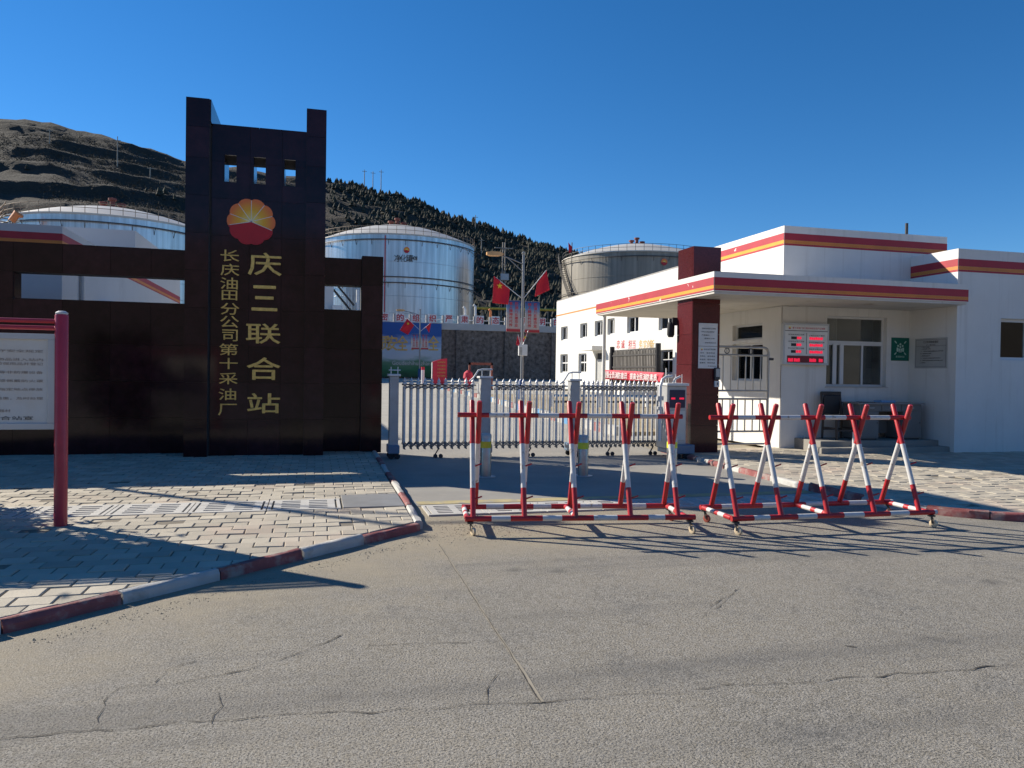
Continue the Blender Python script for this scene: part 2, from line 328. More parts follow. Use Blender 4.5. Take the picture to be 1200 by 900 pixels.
# ------------------------------------------------------------------ helpers
class MB:
    """collects simple shapes in world space; build() links them as one mesh object"""
    def __init__(s): s.v = []; s.f = []; s.mi = []; s.sm = []; s.cur = 0
    def add(s, vs, fs, smooth=False):
        k = len(s.v); s.v += [tuple(q) for q in vs]
        for f in fs: s.f.append([i+k for i in f]); s.mi.append(s.cur); s.sm.append(smooth)
        return s
    def box(s, x0, x1, y0, y1, z0, z1):
        return s.add([(x0,y0,z0),(x1,y0,z0),(x1,y1,z0),(x0,y1,z0),(x0,y0,z1),(x1,y0,z1),(x1,y1,z1),(x0,y1,z1)],
                     [(0,3,2,1),(4,5,6,7),(0,1,5,4),(1,2,6,5),(2,3,7,6),(3,0,4,7)])
    def beam(s, a, b, wd, ht, up=(0,0,1)):
        a = Vector(a); b = Vector(b); d = (b-a).normalized(); u = Vector(up)
        x = d.cross(u)
        if x.length < 1e-4: x = d.cross(Vector((1,0,0)))
        x.normalize(); z = x.cross(d)
        q = []
        for p in (a, b):
            for i, j in ((-1,-1),(1,-1),(1,1),(-1,1)): q.append(p + x*(i*wd/2) + z*(j*ht/2))
        return s.add(q, [(3,2,1,0),(4,5,6,7),(0,1,5,4),(1,2,6,5),(2,3,7,6),(3,0,4,7)])
    def tube(s, pts, r, n=10, caps=True):
        pts = [Vector(p) for p in pts]; m = len(pts); k = len(s.v); rs = r if isinstance(r, (list, tuple)) else [r]*m
        prev = None
        for i, p in enumerate(pts):
            d = (pts[min(i+1, m-1)] - pts[max(i-1, 0)]).normalized()
            if prev is None: x = d.orthogonal().normalized()
            else:
                x = prev - d*prev.dot(d); x.normalize()
            prev = x; y = d.cross(x)
            for j in range(n):
                t = 2*math.pi*j/n; s.v.append(tuple(p + (x*math.cos(t) + y*math.sin(t))*rs[i]))
        for i in range(m-1):
            for j in range(n):
                s.f.append([k+i*n+j, k+i*n+(j+1) % n, k+(i+1)*n+(j+1) % n, k+(i+1)*n+j]); s.mi.append(s.cur); s.sm.append(True)
        if caps:
            s.f.append([k+j for j in range(n)][::-1]); s.f.append([k+(m-1)*n+j for j in range(n)])
            s.mi += [s.cur]*2; s.sm += [False]*2
        return s
    def lathe(s, c, prof, n=24, axis=None):
        """prof: (radius, height) pairs about a vertical axis through c"""
        c = Vector(c); k = len(s.v)
        for r, h in prof:
            for j in range(n):
                t = 2*math.pi*j/n; s.v.append((c.x + r*math.cos(t), c.y + r*math.sin(t), c.z + h))
        for i in range(len(prof)-1):
            for j in range(n):
                s.f.append([k+i*n+j, k+i*n+(j+1) % n, k+(i+1)*n+(j+1) % n, k+(i+1)*n+j]); s.mi.append(s.cur); s.sm.append(True)
        return s
    def prism(s, poly, z0, z1):
        n = len(poly); vs = [(p[0], p[1], z0) for p in poly] + [(p[0], p[1], z1) for p in poly]
        return s.add(vs, [list(range(n))[::-1], list(range(n, 2*n))] + [(i, (i+1) % n, n+(i+1) % n, n+i) for i in range(n)])
    def plate(s, poly, y0, y1):
        """outline in x,z with thickness in y (front at y0)"""
        n = len(poly); vs = [(p[0], y0, p[1]) for p in poly] + [(p[0], y1, p[1]) for p in poly]
        return s.add(vs, [list(range(n)), list(range(n, 2*n))[::-1]] + [(i, n+i, n+(i+1) % n, (i+1) % n) for i in range(n)])
    def mesh(s, mats, off=Vector((0,0,0)), nm='mesh'):
        me = bpy.data.meshes.new(nm)
        me.from_pydata([(x-off.x, y-off.y, z-off.z) for x, y, z in s.v], [], s.f)
        for mm in (mats if isinstance(mats, (list, tuple)) else [mats]): me.materials.append(MATS[mm])
        me.polygons.foreach_set('material_index', s.mi); me.polygons.foreach_set('use_smooth', s.sm)
        if any(s.sm): me.set_sharp_from_angle(angle=R(38))
        me.update(); return me
    def build(s, name, mats, parent=None, bevel=0, off=None):
        if off is None:
            if parent is not None: off = origin(parent)
            else:
                xs = [q[0] for q in s.v]; ys = [q[1] for q in s.v]; zs = [q[2] for q in s.v]
                off = Vector(((min(xs)+max(xs))/2, (min(ys)+max(ys))/2, min(zs)))
        o = bpy.data.objects.new(name, s.mesh(mats, off, name)); COL.objects.link(o)
        ORG[o.name] = off.copy()
        if parent is None: o.location = off
        else:
            o.parent = parent; o.location = off - origin(parent)
        if bevel:
            md = o.modifiers.new('bevel', 'BEVEL'); md.width = bevel; md.segments = 2; md.limit_method = 'ANGLE'; md.angle_limit = R(40)
        return o
ORG = {}
def origin(o): return ORG[o.name]
def tag(o, label=None, cat=None, group=None, kind=None):
    for k, v in (('label', label), ('category', cat), ('group', group), ('kind', kind)):
        if v: o[k] = v
    return o
def thing(name, loc, label, cat, group=None):
    o = bpy.data.objects.new(name, None); COL.objects.link(o); o.location = loc; o.empty_display_size = .2
    ORG[o.name] = Vector(loc); return tag(o, label, cat, group)
def copy_tree(o, delta, parent=None):
    c = o.copy(); COL.objects.link(c); c.parent = parent
    if parent is None: c.location = Vector(o.location) + Vector(delta); ORG[c.name] = origin(o) + Vector(delta)
    else: ORG[c.name] = origin(o) + Vector(delta)
    for ch in list(o.children): copy_tree(ch, delta, c)
    return c
_tc = {}
def text_mesh(s, ext=.05, bold=.0):
    """flat lettering of unit height, from Blender's own built-in typeface"""
    k = (s, ext, bold)
    if k not in _tc:
        cu = bpy.data.curves.new('lettering', 'FONT'); cu.body = s; cu.size = 1; cu.extrude = ext; cu.offset = bold
        cu.align_x = 'CENTER'; cu.align_y = 'CENTER'; cu.resolution_u = 2
        o = bpy.data.objects.new('lettering', cu); COL.objects.link(o); bpy.context.view_layer.update()
        me = bpy.data.meshes.new_from_object(o.evaluated_get(bpy.context.evaluated_depsgraph_get()))
        bpy.data.objects.remove(o); vs = [v.co.copy() for v in me.vertices]; fs = [list(p.vertices) for p in me.polygons]
        if vs:
            xs = [v.x for v in vs]; ys = [v.y for v in vs]
            cx, cy, wx, wy = (min(xs)+max(xs))/2, (min(ys)+max(ys))/2, max(xs)-min(xs), max(ys)-min(ys)
        else: cx = cy = 0; wx = wy = 1
        _tc[k] = ([Vector((v.x-cx, v.y-cy, v.z)) for v in vs], fs, wx, wy)
    return _tc[k]
def put_text(mb, s, c, wd=None, ht=None, face='front', depth=.004, bold=.0):
    """centre c on a wall; face 'front' looks to -Y, 'left' looks to -X"""
    vs, fs, wx, wy = text_mesh(s, .05); c = Vector(c)
    sx = wd/wx if wd else ht/wy; sy = ht/wy if ht else wd/wx
    e = bold*(ht or wd)      # heavier strokes: the outline laid again a hair aside and behind
    for k, (ox, oy) in enumerate([(0, 0)] + ([(-e, 0), (e, 0), (0, -e*.8), (0, e*.8)] if bold else [])):
        q = []
        for v in vs:
            a, bb, t = v.x*sx+ox, v.y*sy+oy, v.z/.05*depth*(1-.06*k)
            q.append(c + (Vector((a, -t, bb)) if face == 'front' else Vector((-t, -a, bb))))
        mb.add(q, fs)
    return mb
def minus(rect, holes):
    """rect (a0,a1,b0,b1) minus holes -> list of rects"""
    rs = [rect]
    for h in holes:
        nx = []
        for a0, a1, b0, b1 in rs:
            if h[0] >= a1 or h[1] <= a0 or h[2] >= b1 or h[3] <= b0: nx.append((a0, a1, b0, b1)); continue
            if h[2] > b0: nx.append((a0, a1, b0, h[2]))
            if h[3] < b1: nx.append((a0, a1, h[3], b1))
            lo, hi = max(b0, h[2]), min(b1, h[3])
            if h[0] > a0: nx.append((a0, h[0], lo, hi))
            if h[1] < a1: nx.append((h[1], a1, lo, hi))
        rs = nx
    return rs
def clip(poly, region):
    """convex region, counter-clockwise"""
    out = poly
    for i in range(len(region)):
        a, b = region[i], region[(i+1) % len(region)]; inp = out; out = []
        if not inp: break
        def side(p): return (b[0]-a[0])*(p[1]-a[1]) - (b[1]-a[1])*(p[0]-a[0])
        for j in range(len(inp)):
            p, q = inp[j], inp[(j+1) % len(inp)]; sp_, sq = side(p), side(q)
            if sp_ >= 0: out.append(p)
            if (sp_ > 0 > sq) or (sp_ < 0 < sq):
                t = sp_/(sp_-sq); out.append((p[0]+(q[0]-p[0])*t, p[1]+(q[1]-p[1])*t))
    return out
def area(p): return abs(sum(p[i][0]*p[(i+1) % len(p)][1]-p[(i+1) % len(p)][0]*p[i][1] for i in range(len(p))))/2 if len(p) > 2 else 0
def xz(p): return (p.x, p.z)

# ------------------------------------------------------------------ ground
mb = MB(); n_ = 40
mb.add([(-900, -700, 0), (900, -700, 0), (900, 16.9, 0), (-900, 16.9, 0)], [(0, 1, 2, 3)])
road = tag(mb.build('road', 'asphalt', off=Vector((0, 0, 0))), kind='structure')
mb = MB(); mb.add([(1.16, 8.97, .004), (6.72, 8.97, .004), (7.1, 16.9, .004), (1.16, 16.9, .004)], [(0, 1, 2, 3)])
apron = tag(mb.build('driveway', 'apron', off=Vector((0, 0, 0))), kind='structure')
# yard rises gently behind the gate, then the wall carries a terrace
def yz(y): return 0.0 if y < 45 else (y-45)/45*.75
mb = MB(); ys = [16.9, 30, 45, 60, 75, 92.6]
for i, y in enumerate(ys): mb.v += [(-160, y, yz(y)), (160, y, yz(y))]
for i in range(len(ys)-1): mb.f.append([2*i, 2*i+1, 2*i+3, 2*i+2]); mb.mi.append(0); mb.sm.append(False)
yard = tag(mb.build('yard', 'yard_concrete', off=Vector((0, 0, 0))), kind='structure')
mb = MB(); mb.add([(-260, 92.4, 7.2), (330, 92.4, 7.2), (330, 170, 7.6), (-260, 170, 7.6)], [(0, 1, 2, 3)])
tag(mb.build('terrace', 'terrain', off=Vector((0, 0, 0))), kind='structure')

# cracks and joints in the road surface, each a thin ragged strip
def crack(px, wdt, mt, seed, jit=.02, step=.06, z=.004):
    rnd = random.Random(seed); pts = [G(*p) for p in px]; line = []
    for a, b in zip(pts, pts[1:]):
        k = max(2, int((b-a).length/step))
        for i in range(k): line.append(a.lerp(b, i/k))
    line.append(pts[-1]); dr = 0; mb = MB(); L = []; Rr = []
    for i, p in enumerate(line):
        d = (line[min(i+1, len(line)-1)] - line[max(i-1, 0)]).normalized(); nrm = Vector((-d.y, d.x, 0))
        dr = dr*.7 + rnd.uniform(-jit, jit); ww = wdt*(rnd.uniform(.1, 1.5)*(2.2 if rnd.random() < .06 else 1) if jit > .005 else rnd.uniform(.6, 1.1))
        L.append(p + nrm*(dr+ww/2)); Rr.append(p + nrm*(dr-ww/2))
    k = len(line); mb.add([(q.x, q.y, z) for q in L+Rr], [(i, i+1, k+i+1, k+i) for i in range(k-1)])
    mb.build('crack', mt, road)
crack([(516,640),(540,676),(568,720),(598,765),(637,824)], .018, 'crack_sand', 1, .003, z=.003)
crack([(514,638),(538,675),(566,719),(596,764),(635,823)], .005, 'crack', 2, .0045)
crack([(0,866),(60,858),(130,853),(300,843),(400,838),(520,830),(640,823),(760,812),(880,801),(1010,795),(1100,786),(1200,777)], .0048, 'crack', 3, .022)
crack([(108,856),(122,822),(140,808),(200,804),(260,793),(330,773),(370,757),(400,745)], .0045, 'crack', 4, .014)
crack([(248,848),(260,828),(255,808)], .004, 'crack', 5, .012)
crack([(430,757),(480,755),(540,754),(586,752)], .005, 'crack', 6, .01)
crack([(570,825),(566,808),(580,790)], .004, 'crack', 7, .012)
crack([(180,800),(200,785),(230,775)], .005, 'crack', 8, .012)
crack([(826,722),(838,708),(850,700)], .006, 'crack', 9, .012); crack([(838,714),(856,700),(868,690)], .006, 'crack', 10, .014); crack([(990,757),(1003,759)], .012, 'crack', 11, .004)

# pavements: kerbs, bedding, pavers
ZP = .08
LP = [(1.04, 14.95), (-9.5, 14.95), (-9.5, -1.45), (-1.9, 5.12), (.98, 7.66)]          # left pavement inside the kerb
RP = [(7.02, 14.4), (6.88, 11.3), (6.80, 9.4), (6.80, 8.35), (6.93, 7.85), (7.25, 7.28), (7.75, 6.90), (8.6, 6.62), (17, 6.2), (17, 14.4)]
PAVE = {}
def pavement(name, poly, seed, holes=()):
    mb = MB(); mb.prism(poly, -.05, .071)
    base = tag(mb.build(name, 'paver_bed', off=Vector((0, 0, 0))), kind='structure'); PAVE[name] = base
    rnd = random.Random(seed); cw, cdp = .25, .196; cells = []
    x0 = min(p[0] for p in poly); x1 = max(p[0] for p in poly); y0 = min(p[1] for p in poly); y1 = max(p[1] for p in poly)
    j = 0; y = y0
    while y < y1:
        x = x0 - (cw/2 if j % 2 else 0)
        while x < x1:
            q = [(x, y), (x+cw, y), (x+cw, y+cdp), (x, y+cdp)]
            if not any(h[0] < x+cw and x < h[1] and h[2] < y+cdp and y < h[3] for h in holes): cells.append((q, (x+cw/2, y+cdp/2), True))
            else:
                for rc in minus((x, x+cw, y, y+cdp), holes):
                    if rc[1]-rc[0] > .02 and rc[3]-rc[2] > .02:
                        cells.append(([(rc[0], rc[2]), (rc[1], rc[2]), (rc[1], rc[3]), (rc[0], rc[3])], ((rc[0]+rc[1])/2, (rc[2]+rc[3])/2), False))
            x += cw
        y += cdp; j += 1
    whole, cut = [], []
    for q, c, full in cells:
        k = clip(q, poly)
        if area(k) < .002: continue
        v = Vector((c[0], c[1], ZP)) - CAM; dep = v.dot(FW)
        inv = dep > .5 and abs(v.dot(RT)/dep*F) < 640 and -480 < v.dot(UP)/dep*F < 480
        (whole if full and inv and abs(area(k)-cw*cdp) < 1e-5 else cut).append((dep if dep > 0 else 99, k, c, inv))
    whole.sort(key=lambda t: t[0]); own = whole[:300]; rest = [t for t in whole[300:] + cut if t[3] or True]
    def brick(mb, k, c, z, tilt=(0, 0)):
        g = .0038; cx = sum(p[0] for p in k)/len(k); cy = sum(p[1] for p in k)/len(k)
        ins = [((p[0]-cx), (p[1]-cy)) for p in k]
        lo = []; hi = []; top = []
        for dx, dy in ins:
            ln = max(.03, math.hypot(dx, dy)); f1 = max(.3, 1-g/ln*1.4); f2 = max(.25, 1-(g+.006)/ln*1.4)
            lo.append((cx+dx*f1, cy+dy*f1, .062)); hi.append((cx+dx*f1, cy+dy*f1, z-.006+tilt[0]*dx+tilt[1]*dy)); top.append((cx+dx*f2, cy+dy*f2, z+tilt[0]*dx+tilt[1]*dy))
        n = len(k); mb.add(lo+hi+top, [list(range(2*n, 3*n))] + [(i, (i+1) % n, n+(i+1) % n, n+i) for i in range(n)] + [(n+i, n+(i+1) % n, 2*n+(i+1) % n, 2*n+i) for i in range(n)])
    mb = MB(); brick(mb, [(-cw/2, -cdp/2), (cw/2, -cdp/2), (cw/2, cdp/2), (-cw/2, cdp/2)], (0, 0), 0); 
    mb.v = [(x, y, max(z, -.03) if z < .05 else -.03) for x, y, z in mb.v]
    me = mb.mesh('paver', nm='paver')
    for dep, k, c, _ in own:
        o = bpy.data.objects.new('paver', me); COL.objects.link(o); o.parent = base
        o.location = (c[0], c[1], ZP + rnd.gauss(0, .003) + (-.008 if rnd.random() < .05 else 0)); o.rotation_euler = (rnd.gauss(0, .016), rnd.gauss(0, .012), rnd.gauss(0, .012))
    mb = MB()
    for dep, k, c, _ in rest: brick(mb, k, c, ZP + rnd.gauss(0, .002), (rnd.gauss(0, .008), rnd.gauss(0, .010)))
    tag(mb.build('pavers', 'paver', base), kind='stuff')
CV_Y0, CV_Y1 = 8.52, 9.18
pavement('pavement_left', LP, 3, holes=[(-9.6, .30, CV_Y0, CV_Y1), (.30, 1.0, 8.56, 9.44)])
pavement('pavement_right', RP, 4)
# kerb stones, painted in turn
def kerb(base, pts, cuts_colours, wdt=.085, top=.087):
    L = [0]; P = [Vector((*p, 0)) for p in pts]
    for a, b in zip(P, P[1:]): L.append(L[-1] + (b-a).length)
    def at(s):
        for i in range(len(P)-1):
            if s <= L[i+1] or i == len(P)-2: 
                t = (s-L[i])/(L[i+1]-L[i]); return P[i].lerp(P[i+1], t)
    def nrm(s):
        d = (at(min(s+.06, L[-1])) - at(max(s-.06, 0))).normalized(); return Vector((d.y, -d.x, 0))
    rnd = random.Random(len(pts)*7+int(L[-1])); s = 0
    for ln, col in cuts_colours:
        e = min(s+ln, L[-1]); 
        if e - s < .05: break
        k = max(2, int((e-s)/.16)); prof = [(0, -.06), (0, top-.03), (.012, top-.008), (.03, top), (wdt-.02, top), (wdt, top-.02), (wdt, -.06)]
        mb = MB(); m = len(prof); jz = rnd.gauss(0, .009)
        for i in range(k+1):
            t = s + .006 + (e-s-.012)*i/k; c = at(t); nn = nrm(t)
            for pj, (o, h) in enumerate(prof):
                wob = (rnd.gauss(0, .006) - (.02 if rnd.random() < .06 else 0)) if 0 < pj < 4 else 0
                mb.v.append(tuple(c - nn*(o-wdt+.0) + nn*(wob) + Vector((0, 0, h + (jz+rnd.gauss(0, .003) if h > 0 else 0)))))
        for i in range(k):
            for j in range(m-1):
                mb.f.append([i*m+j, i*m+j+1, (i+1)*m+j+1, (i+1)*m+j]); mb.mi.append(0); mb.sm.append(True)
        mb.f.append(list(range(m))[::-1]); mb.f.append([k*m+j for j in range(m)]); mb.mi += [0, 0]; mb.sm += [False, False]
        mb.build('kerb_stone', col, base); s = e
KR, KW = 'kerb_red', 'kerb_white'
b_ = PAVE['pavement_left']
KL = [Vector((-9.5, -1.45, 0)), Vector((-1.9, 5.12, 0)), Vector((.98, 7.66, 0))]
def s_at(px):       # arc length along the left kerb that a picture column meets
    a, b = KL[1], KL[2]; l0 = (a-KL[0]).length
    def col(t): v = a.lerp(b, t) + Vector((.04, -.05, .12)) - CAM; return 600 + v.dot(RT)/v.dot(FW)*F
    t = min([i/800-.4 for i in range(1200)], key=lambda t: abs(col(t)-px)); return l0 + t*(b-a).length
ks = [s_at(q) for q in (0, 142, 257, 353, 425)]; tot = (KL[1]-KL[0]).length + (KL[2]-KL[1]).length
seg = [(ks[0]/9, (KW, KR)[i % 2]) for i in range(9)] + [(b-a, c) for a, b, c in zip(ks, ks[1:]+[tot], (KR, KW, KR, KW, KR))]
kerb(b_, [tuple(v[:2]) for v in KL], seg)
kerb(b_, [(.98, 7.66), (1.01, 9.0), (1.04, 14.95)], [(.95, KW), (.9, KR), (.95, KW), (1, KR), (.95, KW), (1, KR), (1, KW), (1, KR)])
b_ = PAVE['pavement_right']
kerb(b_, RP[-1:] [0:0] + [(17, 6.2), (8.6, 6.62), (7.75, 6.90), (7.25, 7.28), (6.93, 7.85), (6.80, 8.35), (6.80, 9.4), (6.88, 11.3), (7.02, 14.4)][::-1],
     [(.5, KR), (.5, KW), (.6, KR), (.5, KW), (.6, KR), (.5, KW), (.95, KR), (1.0, KW), (1.0, KR), (.8, KW), (.62, KR), (.9, KR), (.9, KW), (.9, KR)] + [(1, KR), (1, KW)]*4)

# slotted concrete drain covers
def drain_cover(x0, x1, y0, y1, z, label, grp):
    t = thing('drain_cover', ((x0+x1)/2, (y0+y1)/2, z-.04), label, 'drain cover', grp)
    g = .006; x0 += g; x1 -= g; mb = MB(); sl = []
    wx = x1-x0
    for cx in (x0+wx*.31, x0+wx*.69):
        for k in range(5):
            yc = y0 + .11 + (y1-y0-.22)*k/4; sl.append((cx-wx*.13, cx+wx*.13, yc-.026, yc+.026))
    sl += [(x0+wx*.045, x0+wx*.075, y0+.05, y1-.05), (x1-wx*.075, x1-wx*.045, y0+.05, y1-.05)]
    for rc in minus((x0, x1, y0, y1), sl): mb.box(rc[0], rc[1], rc[2], rc[3], z-.035, z+.006)
    mb.build('grating', 'drain_concrete', t)
    MB().box(x0+.01, x1-.01, y0+.01, y1-.01, z-.05, z-.04).build('pit', 'dark_pit', t)
for i in range(12):
    x1 = .29 - .79*i; drain_cover(x1-.79, x1, CV_Y0, CV_Y1, ZP, 'slotted concrete drain cover in the row across the left paving', 'drain covers in the left paving')
for i in range(8):
    x0 = 1.22 + .685*i; drain_cover(x0, x0+.685, 8.32, 8.93, .014, 'slotted concrete drain cover in the row across the driveway mouth', 'drain covers across the driveway')
tag(MB().box(.31, .99, 8.57, 9.43, ZP-.03, ZP+.008).build('cover_plate', 'steel_plate', bevel=.004), 'flat grey steel plate lying at the end of the drain covers on the paving', 'cover plate')
mb = MB(); mb.add([(1.2, 9.05, .008), (6.65, 9.05, .008), (6.66, 9.27, .008), (1.2, 9.27, .008)], [(0, 1, 2, 3)])
mb.build('painted_line', 'yellow_paint', apron)
# grit swept into the pocket beside the kerb corner
mb = MB(); rnd = random.Random(5)
for i in range(1300):
    a = rnd.random(); 
    if i < 800: x = 1.25 + rnd.gauss(.45, .32); y = 7.55 + rnd.gauss(0, .32)
    else:
        t = rnd.random(); x = -1.8 + 2.9*t + .12 + abs(rnd.gauss(0, .12)); y = 5.08 + 2.55*t - .12 - abs(rnd.gauss(0, .1))
    if x < 1.2 and (y-5.08)/2.55 > (x+1.75-.12)/2.9: continue
    r = rnd.uniform(.002, .006) * (1.6 if rnd.random() < .05 else 1)
    mb.add([(x-r, y-r*.5, 0), (x+r, y-r*.7, 0), (x+r*.2, y+r, 0), (x, y, r*1.1)], [(0, 1, 3), (1, 2, 3), (2, 0, 3)])
tag(mb.build('grit', 'gravel'), 'loose grit and small stones swept along the left kerb', 'grit', kind='stuff')

# ------------------------------------------------------------------ gate monument with its walls
YP, YS, YW = 13.94, 14.10, 14.60          # fronts of pillars, slab, walls
GAPS = [(-4.98, -2.18, 2.74, 3.20), (.14, .82, 2.74, 3.20)]
mon = thing('gate_monument', (-1.0, 14.6, .1), 'tall dark granite gateway monument with gold characters and a petal emblem', 'monument')
WIN = [(-1.585, -1.375, 4.85, 5.32), (-1.10, -.89, 4.85, 5.32), (-.585, -.385, 4.85, 5.32)]
core = MB()
TT = .02
core.box(-2.18+TT, -1.80, YP+TT, 15.40, .06, 6.20); core.box(-.20, .14-TT, YP+TT, 15.40, .06, 6.20)
for rc in minus((-1.80, -.20, .06, 5.82), WIN): core.box(rc[0], rc[1], YS+TT, 14.80, rc[2], rc[3])
for rc in minus((-9.5, -2.19, .06, 3.69), GAPS): core.box(rc[0], rc[1], YW+TT, 14.94, rc[2], rc[3])
for rc in minus((.15, .82, .06, 3.69), GAPS): core.box(rc[0], rc[1], YW+TT, 14.94, rc[2], rc[3])
core.box(.82, 1.21-TT, 14.48+TT, 15.0, .06, 3.75)
core.build('core', 'grout', mon)
def tiles(parent, face, pos, xs, zs, holes=(), mt='granite', g=.0025, th=TT):
    """one slab of stone per cell; face 'front' at y=pos, 'left'/'right' at x=pos, 'top' at z=pos"""
    for a0, a1 in zip(xs, xs[1:]):
        for b0, b1 in zip(zs, zs[1:]):
            rs = minus((a0+g, a1-g, b0+g, b1-g), holes); mb = MB(); jit = random.uniform(0, .0015)
            for r in rs:
                if r[1]-r[0] < .008 or r[3]-r[2] < .008: continue
                if face == 'front': mb.box(r[0], r[1], pos-jit, pos+th-.0005, r[2], r[3])
                elif face == 'left': mb.box(pos-jit, pos+th-.0005, r[0], r[1], r[2], r[3])
                elif face == 'right': mb.box(pos-th+.0005, pos+jit, r[0], r[1], r[2], r[3])
                else: mb.box(r[0], r[1], r[2], r[3], pos+.0005, pos+th+jit)
            if mb.v: mb.build('tile', mt, parent)
def steps(a, b, d):
    k = max(1, round((b-a)/d)); return [a+(b-a)*i/k for i in range(k+1)]
ROW = [.06, .72, 1.36, 2.0, 2.64, 3.28, 3.92, 4.56, 5.2, 5.82]
PROW = [.06, .72, 1.36, 2.0, 2.64, 3.28, 3.92, 4.56, 5.2, 5.72, 6.21]
tiles(mon, 'front', YP, [-2.18, -1.80], PROW); tiles(mon, 'front', YP, [-.20, .14], PROW)
tiles(mon, 'right', -1.80+TT, [YP+TT, 14.7, 15.40], [5.83, 6.21]); tiles(mon, 'right', .14, [YP+TT, 14.7, 15.40], PROW)
tiles(mon, 'left', -2.18, [YP+TT, 14.7, 15.40], PROW)
tiles(mon, 'front', YS, [-1.80+TT, -1.15, -.61, -.20], ROW, WIN)
tiles(mon, 'top', 5.82, [-1.78, -1.0, -.2], [YS, 14.80]); 
for w_ in WIN:      # stone linings of the three small openings
    tiles(mon, 'right', w_[0]+.012, [YS+TT+.001, 14.79], [w_[2], w_[3]], th=.012); tiles(mon, 'top', w_[2], [w_[0]+.013, w_[1]], [YS+TT+.001, 14.79], th=.01)
wx = [-9.5, -8.75, -8.0, -7.25, -6.5, -5.74, -4.98, -4.23, -3.48, -2.83, -2.18]
wz = [.06, .72, 1.36, 2.0, 2.74, 3.20, 3.69]
tiles(mon, 'front', YW, wx, wz, GAPS); tiles(mon, 'front', YW, [.14, .82], wz, GAPS)
tiles(mon, 'front', 14.48, [.82, 1.21], [.06, .72, 1.36, 2.0, 2.64, 3.2, 3.75]); tiles(mon, 'right', 1.21, [14.5, 15.0], [.06, .72, 1.36, 2.0, 2.64, 3.2, 3.75])
tiles(mon, 'right', -4.98+.012, [YW+TT+.001, 14.94], [2.76, 3.2], th=.012)
tiles(mon, 'top', 2.74, [-4.96, -4.23, -3.48, -2.83, -2.18], [YW, 14.94], th=.01); tiles(mon, 'top', 3.69, wx, [YW, 14.94], th=.012); tiles(mon, 'top', 3.69, [.14, .82], [YW, 14.94], th=.012)
# gold lettering, character by character
def gold_char(ch, px, py, wpx, hpx, y=YS):
    c = PY(px, py, y-.012); k = (Vector(c)-CAM).dot(FW)/F; mb = MB()
    put_text(mb, ch, (c.x, y-.0105, c.z), wpx*k, hpx*k, depth=.010, bold=.016 if wpx > 25 else .007); mb.build('character', 'gold', mon)
for ch, px, py, wp, hp in (('庆', 310.5, 309.5, 37, 26), ('三', 310, 349.5, 28, 29), ('联', 308.5, 391, 38, 23), ('合', 309, 432, 37, 26), ('站', 309, 472.5, 36, 23)): gold_char(ch, px, py, wp, hp)
for ch, px, py in (('长', 269.5, 299.5), ('庆', 269.5, 316), ('油', 268.5, 332), ('田', 269, 346), ('分', 269.5, 362), ('公', 269, 377), ('司', 269.5, 393), ('第', 268, 409.5), ('十', 268, 426), ('采', 267.5, 443.5), ('油', 266.5, 462), ('厂', 266.5, 480)):
    gold_char(ch, px, py, {'十': 20, '田': 17, '司': 17, '油': 19}.get(ch, 20.5), {'田': 11.5, '十': 13}.get(ch, 13.5))
# emblem: ten lobed flower, orange petals over a red half
def emblem(c, r, parent, y_t=.02, face='front', lines=True):
    c = Vector(c); N_ = 100
    def out(a): return r*(.90 + .10*abs(math.sin(5*(a-math.pi/2)))**.55)
    a0, a1 = R(192), R(-21)      # where the red half begins
    up = [out(a1+(a0-a1)*i/60)*1.0 for i in range(61)]
    U = [(0, 0)] + [(math.cos(a1+(a0-a1)*i/60)*up[i], math.sin(a1+(a0-a1)*i/60)*up[i]) for i in range(61)]
    b0, b1 = R(192), R(339); D = [(0, -.02*r)] + [(math.cos(b0+(b1-b0)*i/50)*out(b0+(b1-b0)*i/50), math.sin(b0+(b1-b0)*i/50)*out(b0+(b1-b0)*i/50)-.02*r) for i in range(51)]
    def flat(poly, t, name, mt, at=None):
        k = len(poly); mb = MB(); m_ = (0, 0)
        f3 = (lambda p, s: Vector((c.x+p[0], c.y-s, c.z+p[1]))) if face == 'front' else (lambda p, s: Vector((c.x-s, c.y-p[0], c.z+p[1])))
        vs = [f3(p, t) for p in poly] + [f3(p, 0) for p in poly]
        fs = [(0, i, i+1) for i in range(1, k-1)] + [(i, k+i, k+(i+1) % k, (i+1) % k) for i in range(k)]
        mb.add(vs, fs); return mb.build(name, mt, parent, off=c)
    flat(U, y_t, 'petals', 'petal_orange'); flat(D, y_t, 'lower_petals', 'petal_red')
    if lines:
        for ad in (192, 162, 126, 90, 54, 18, -21):
            a = R(ad); d = (math.cos(a), math.sin(a)); w2 = .012*r; nn = (-d[1]*w2, d[0]*w2); e = r*.91
            flat([(nn[0], nn[1]), (d[0]*e+nn[0], d[1]*e+nn[1]), (d[0]*e-nn[0], d[1]*e-nn[1]), (-nn[0], -nn[1])], y_t+.003, 'ray', 'white_line')
ec = PY(294.6, 260, YS); emblem((ec.x, YS, ec.z), .405, mon)

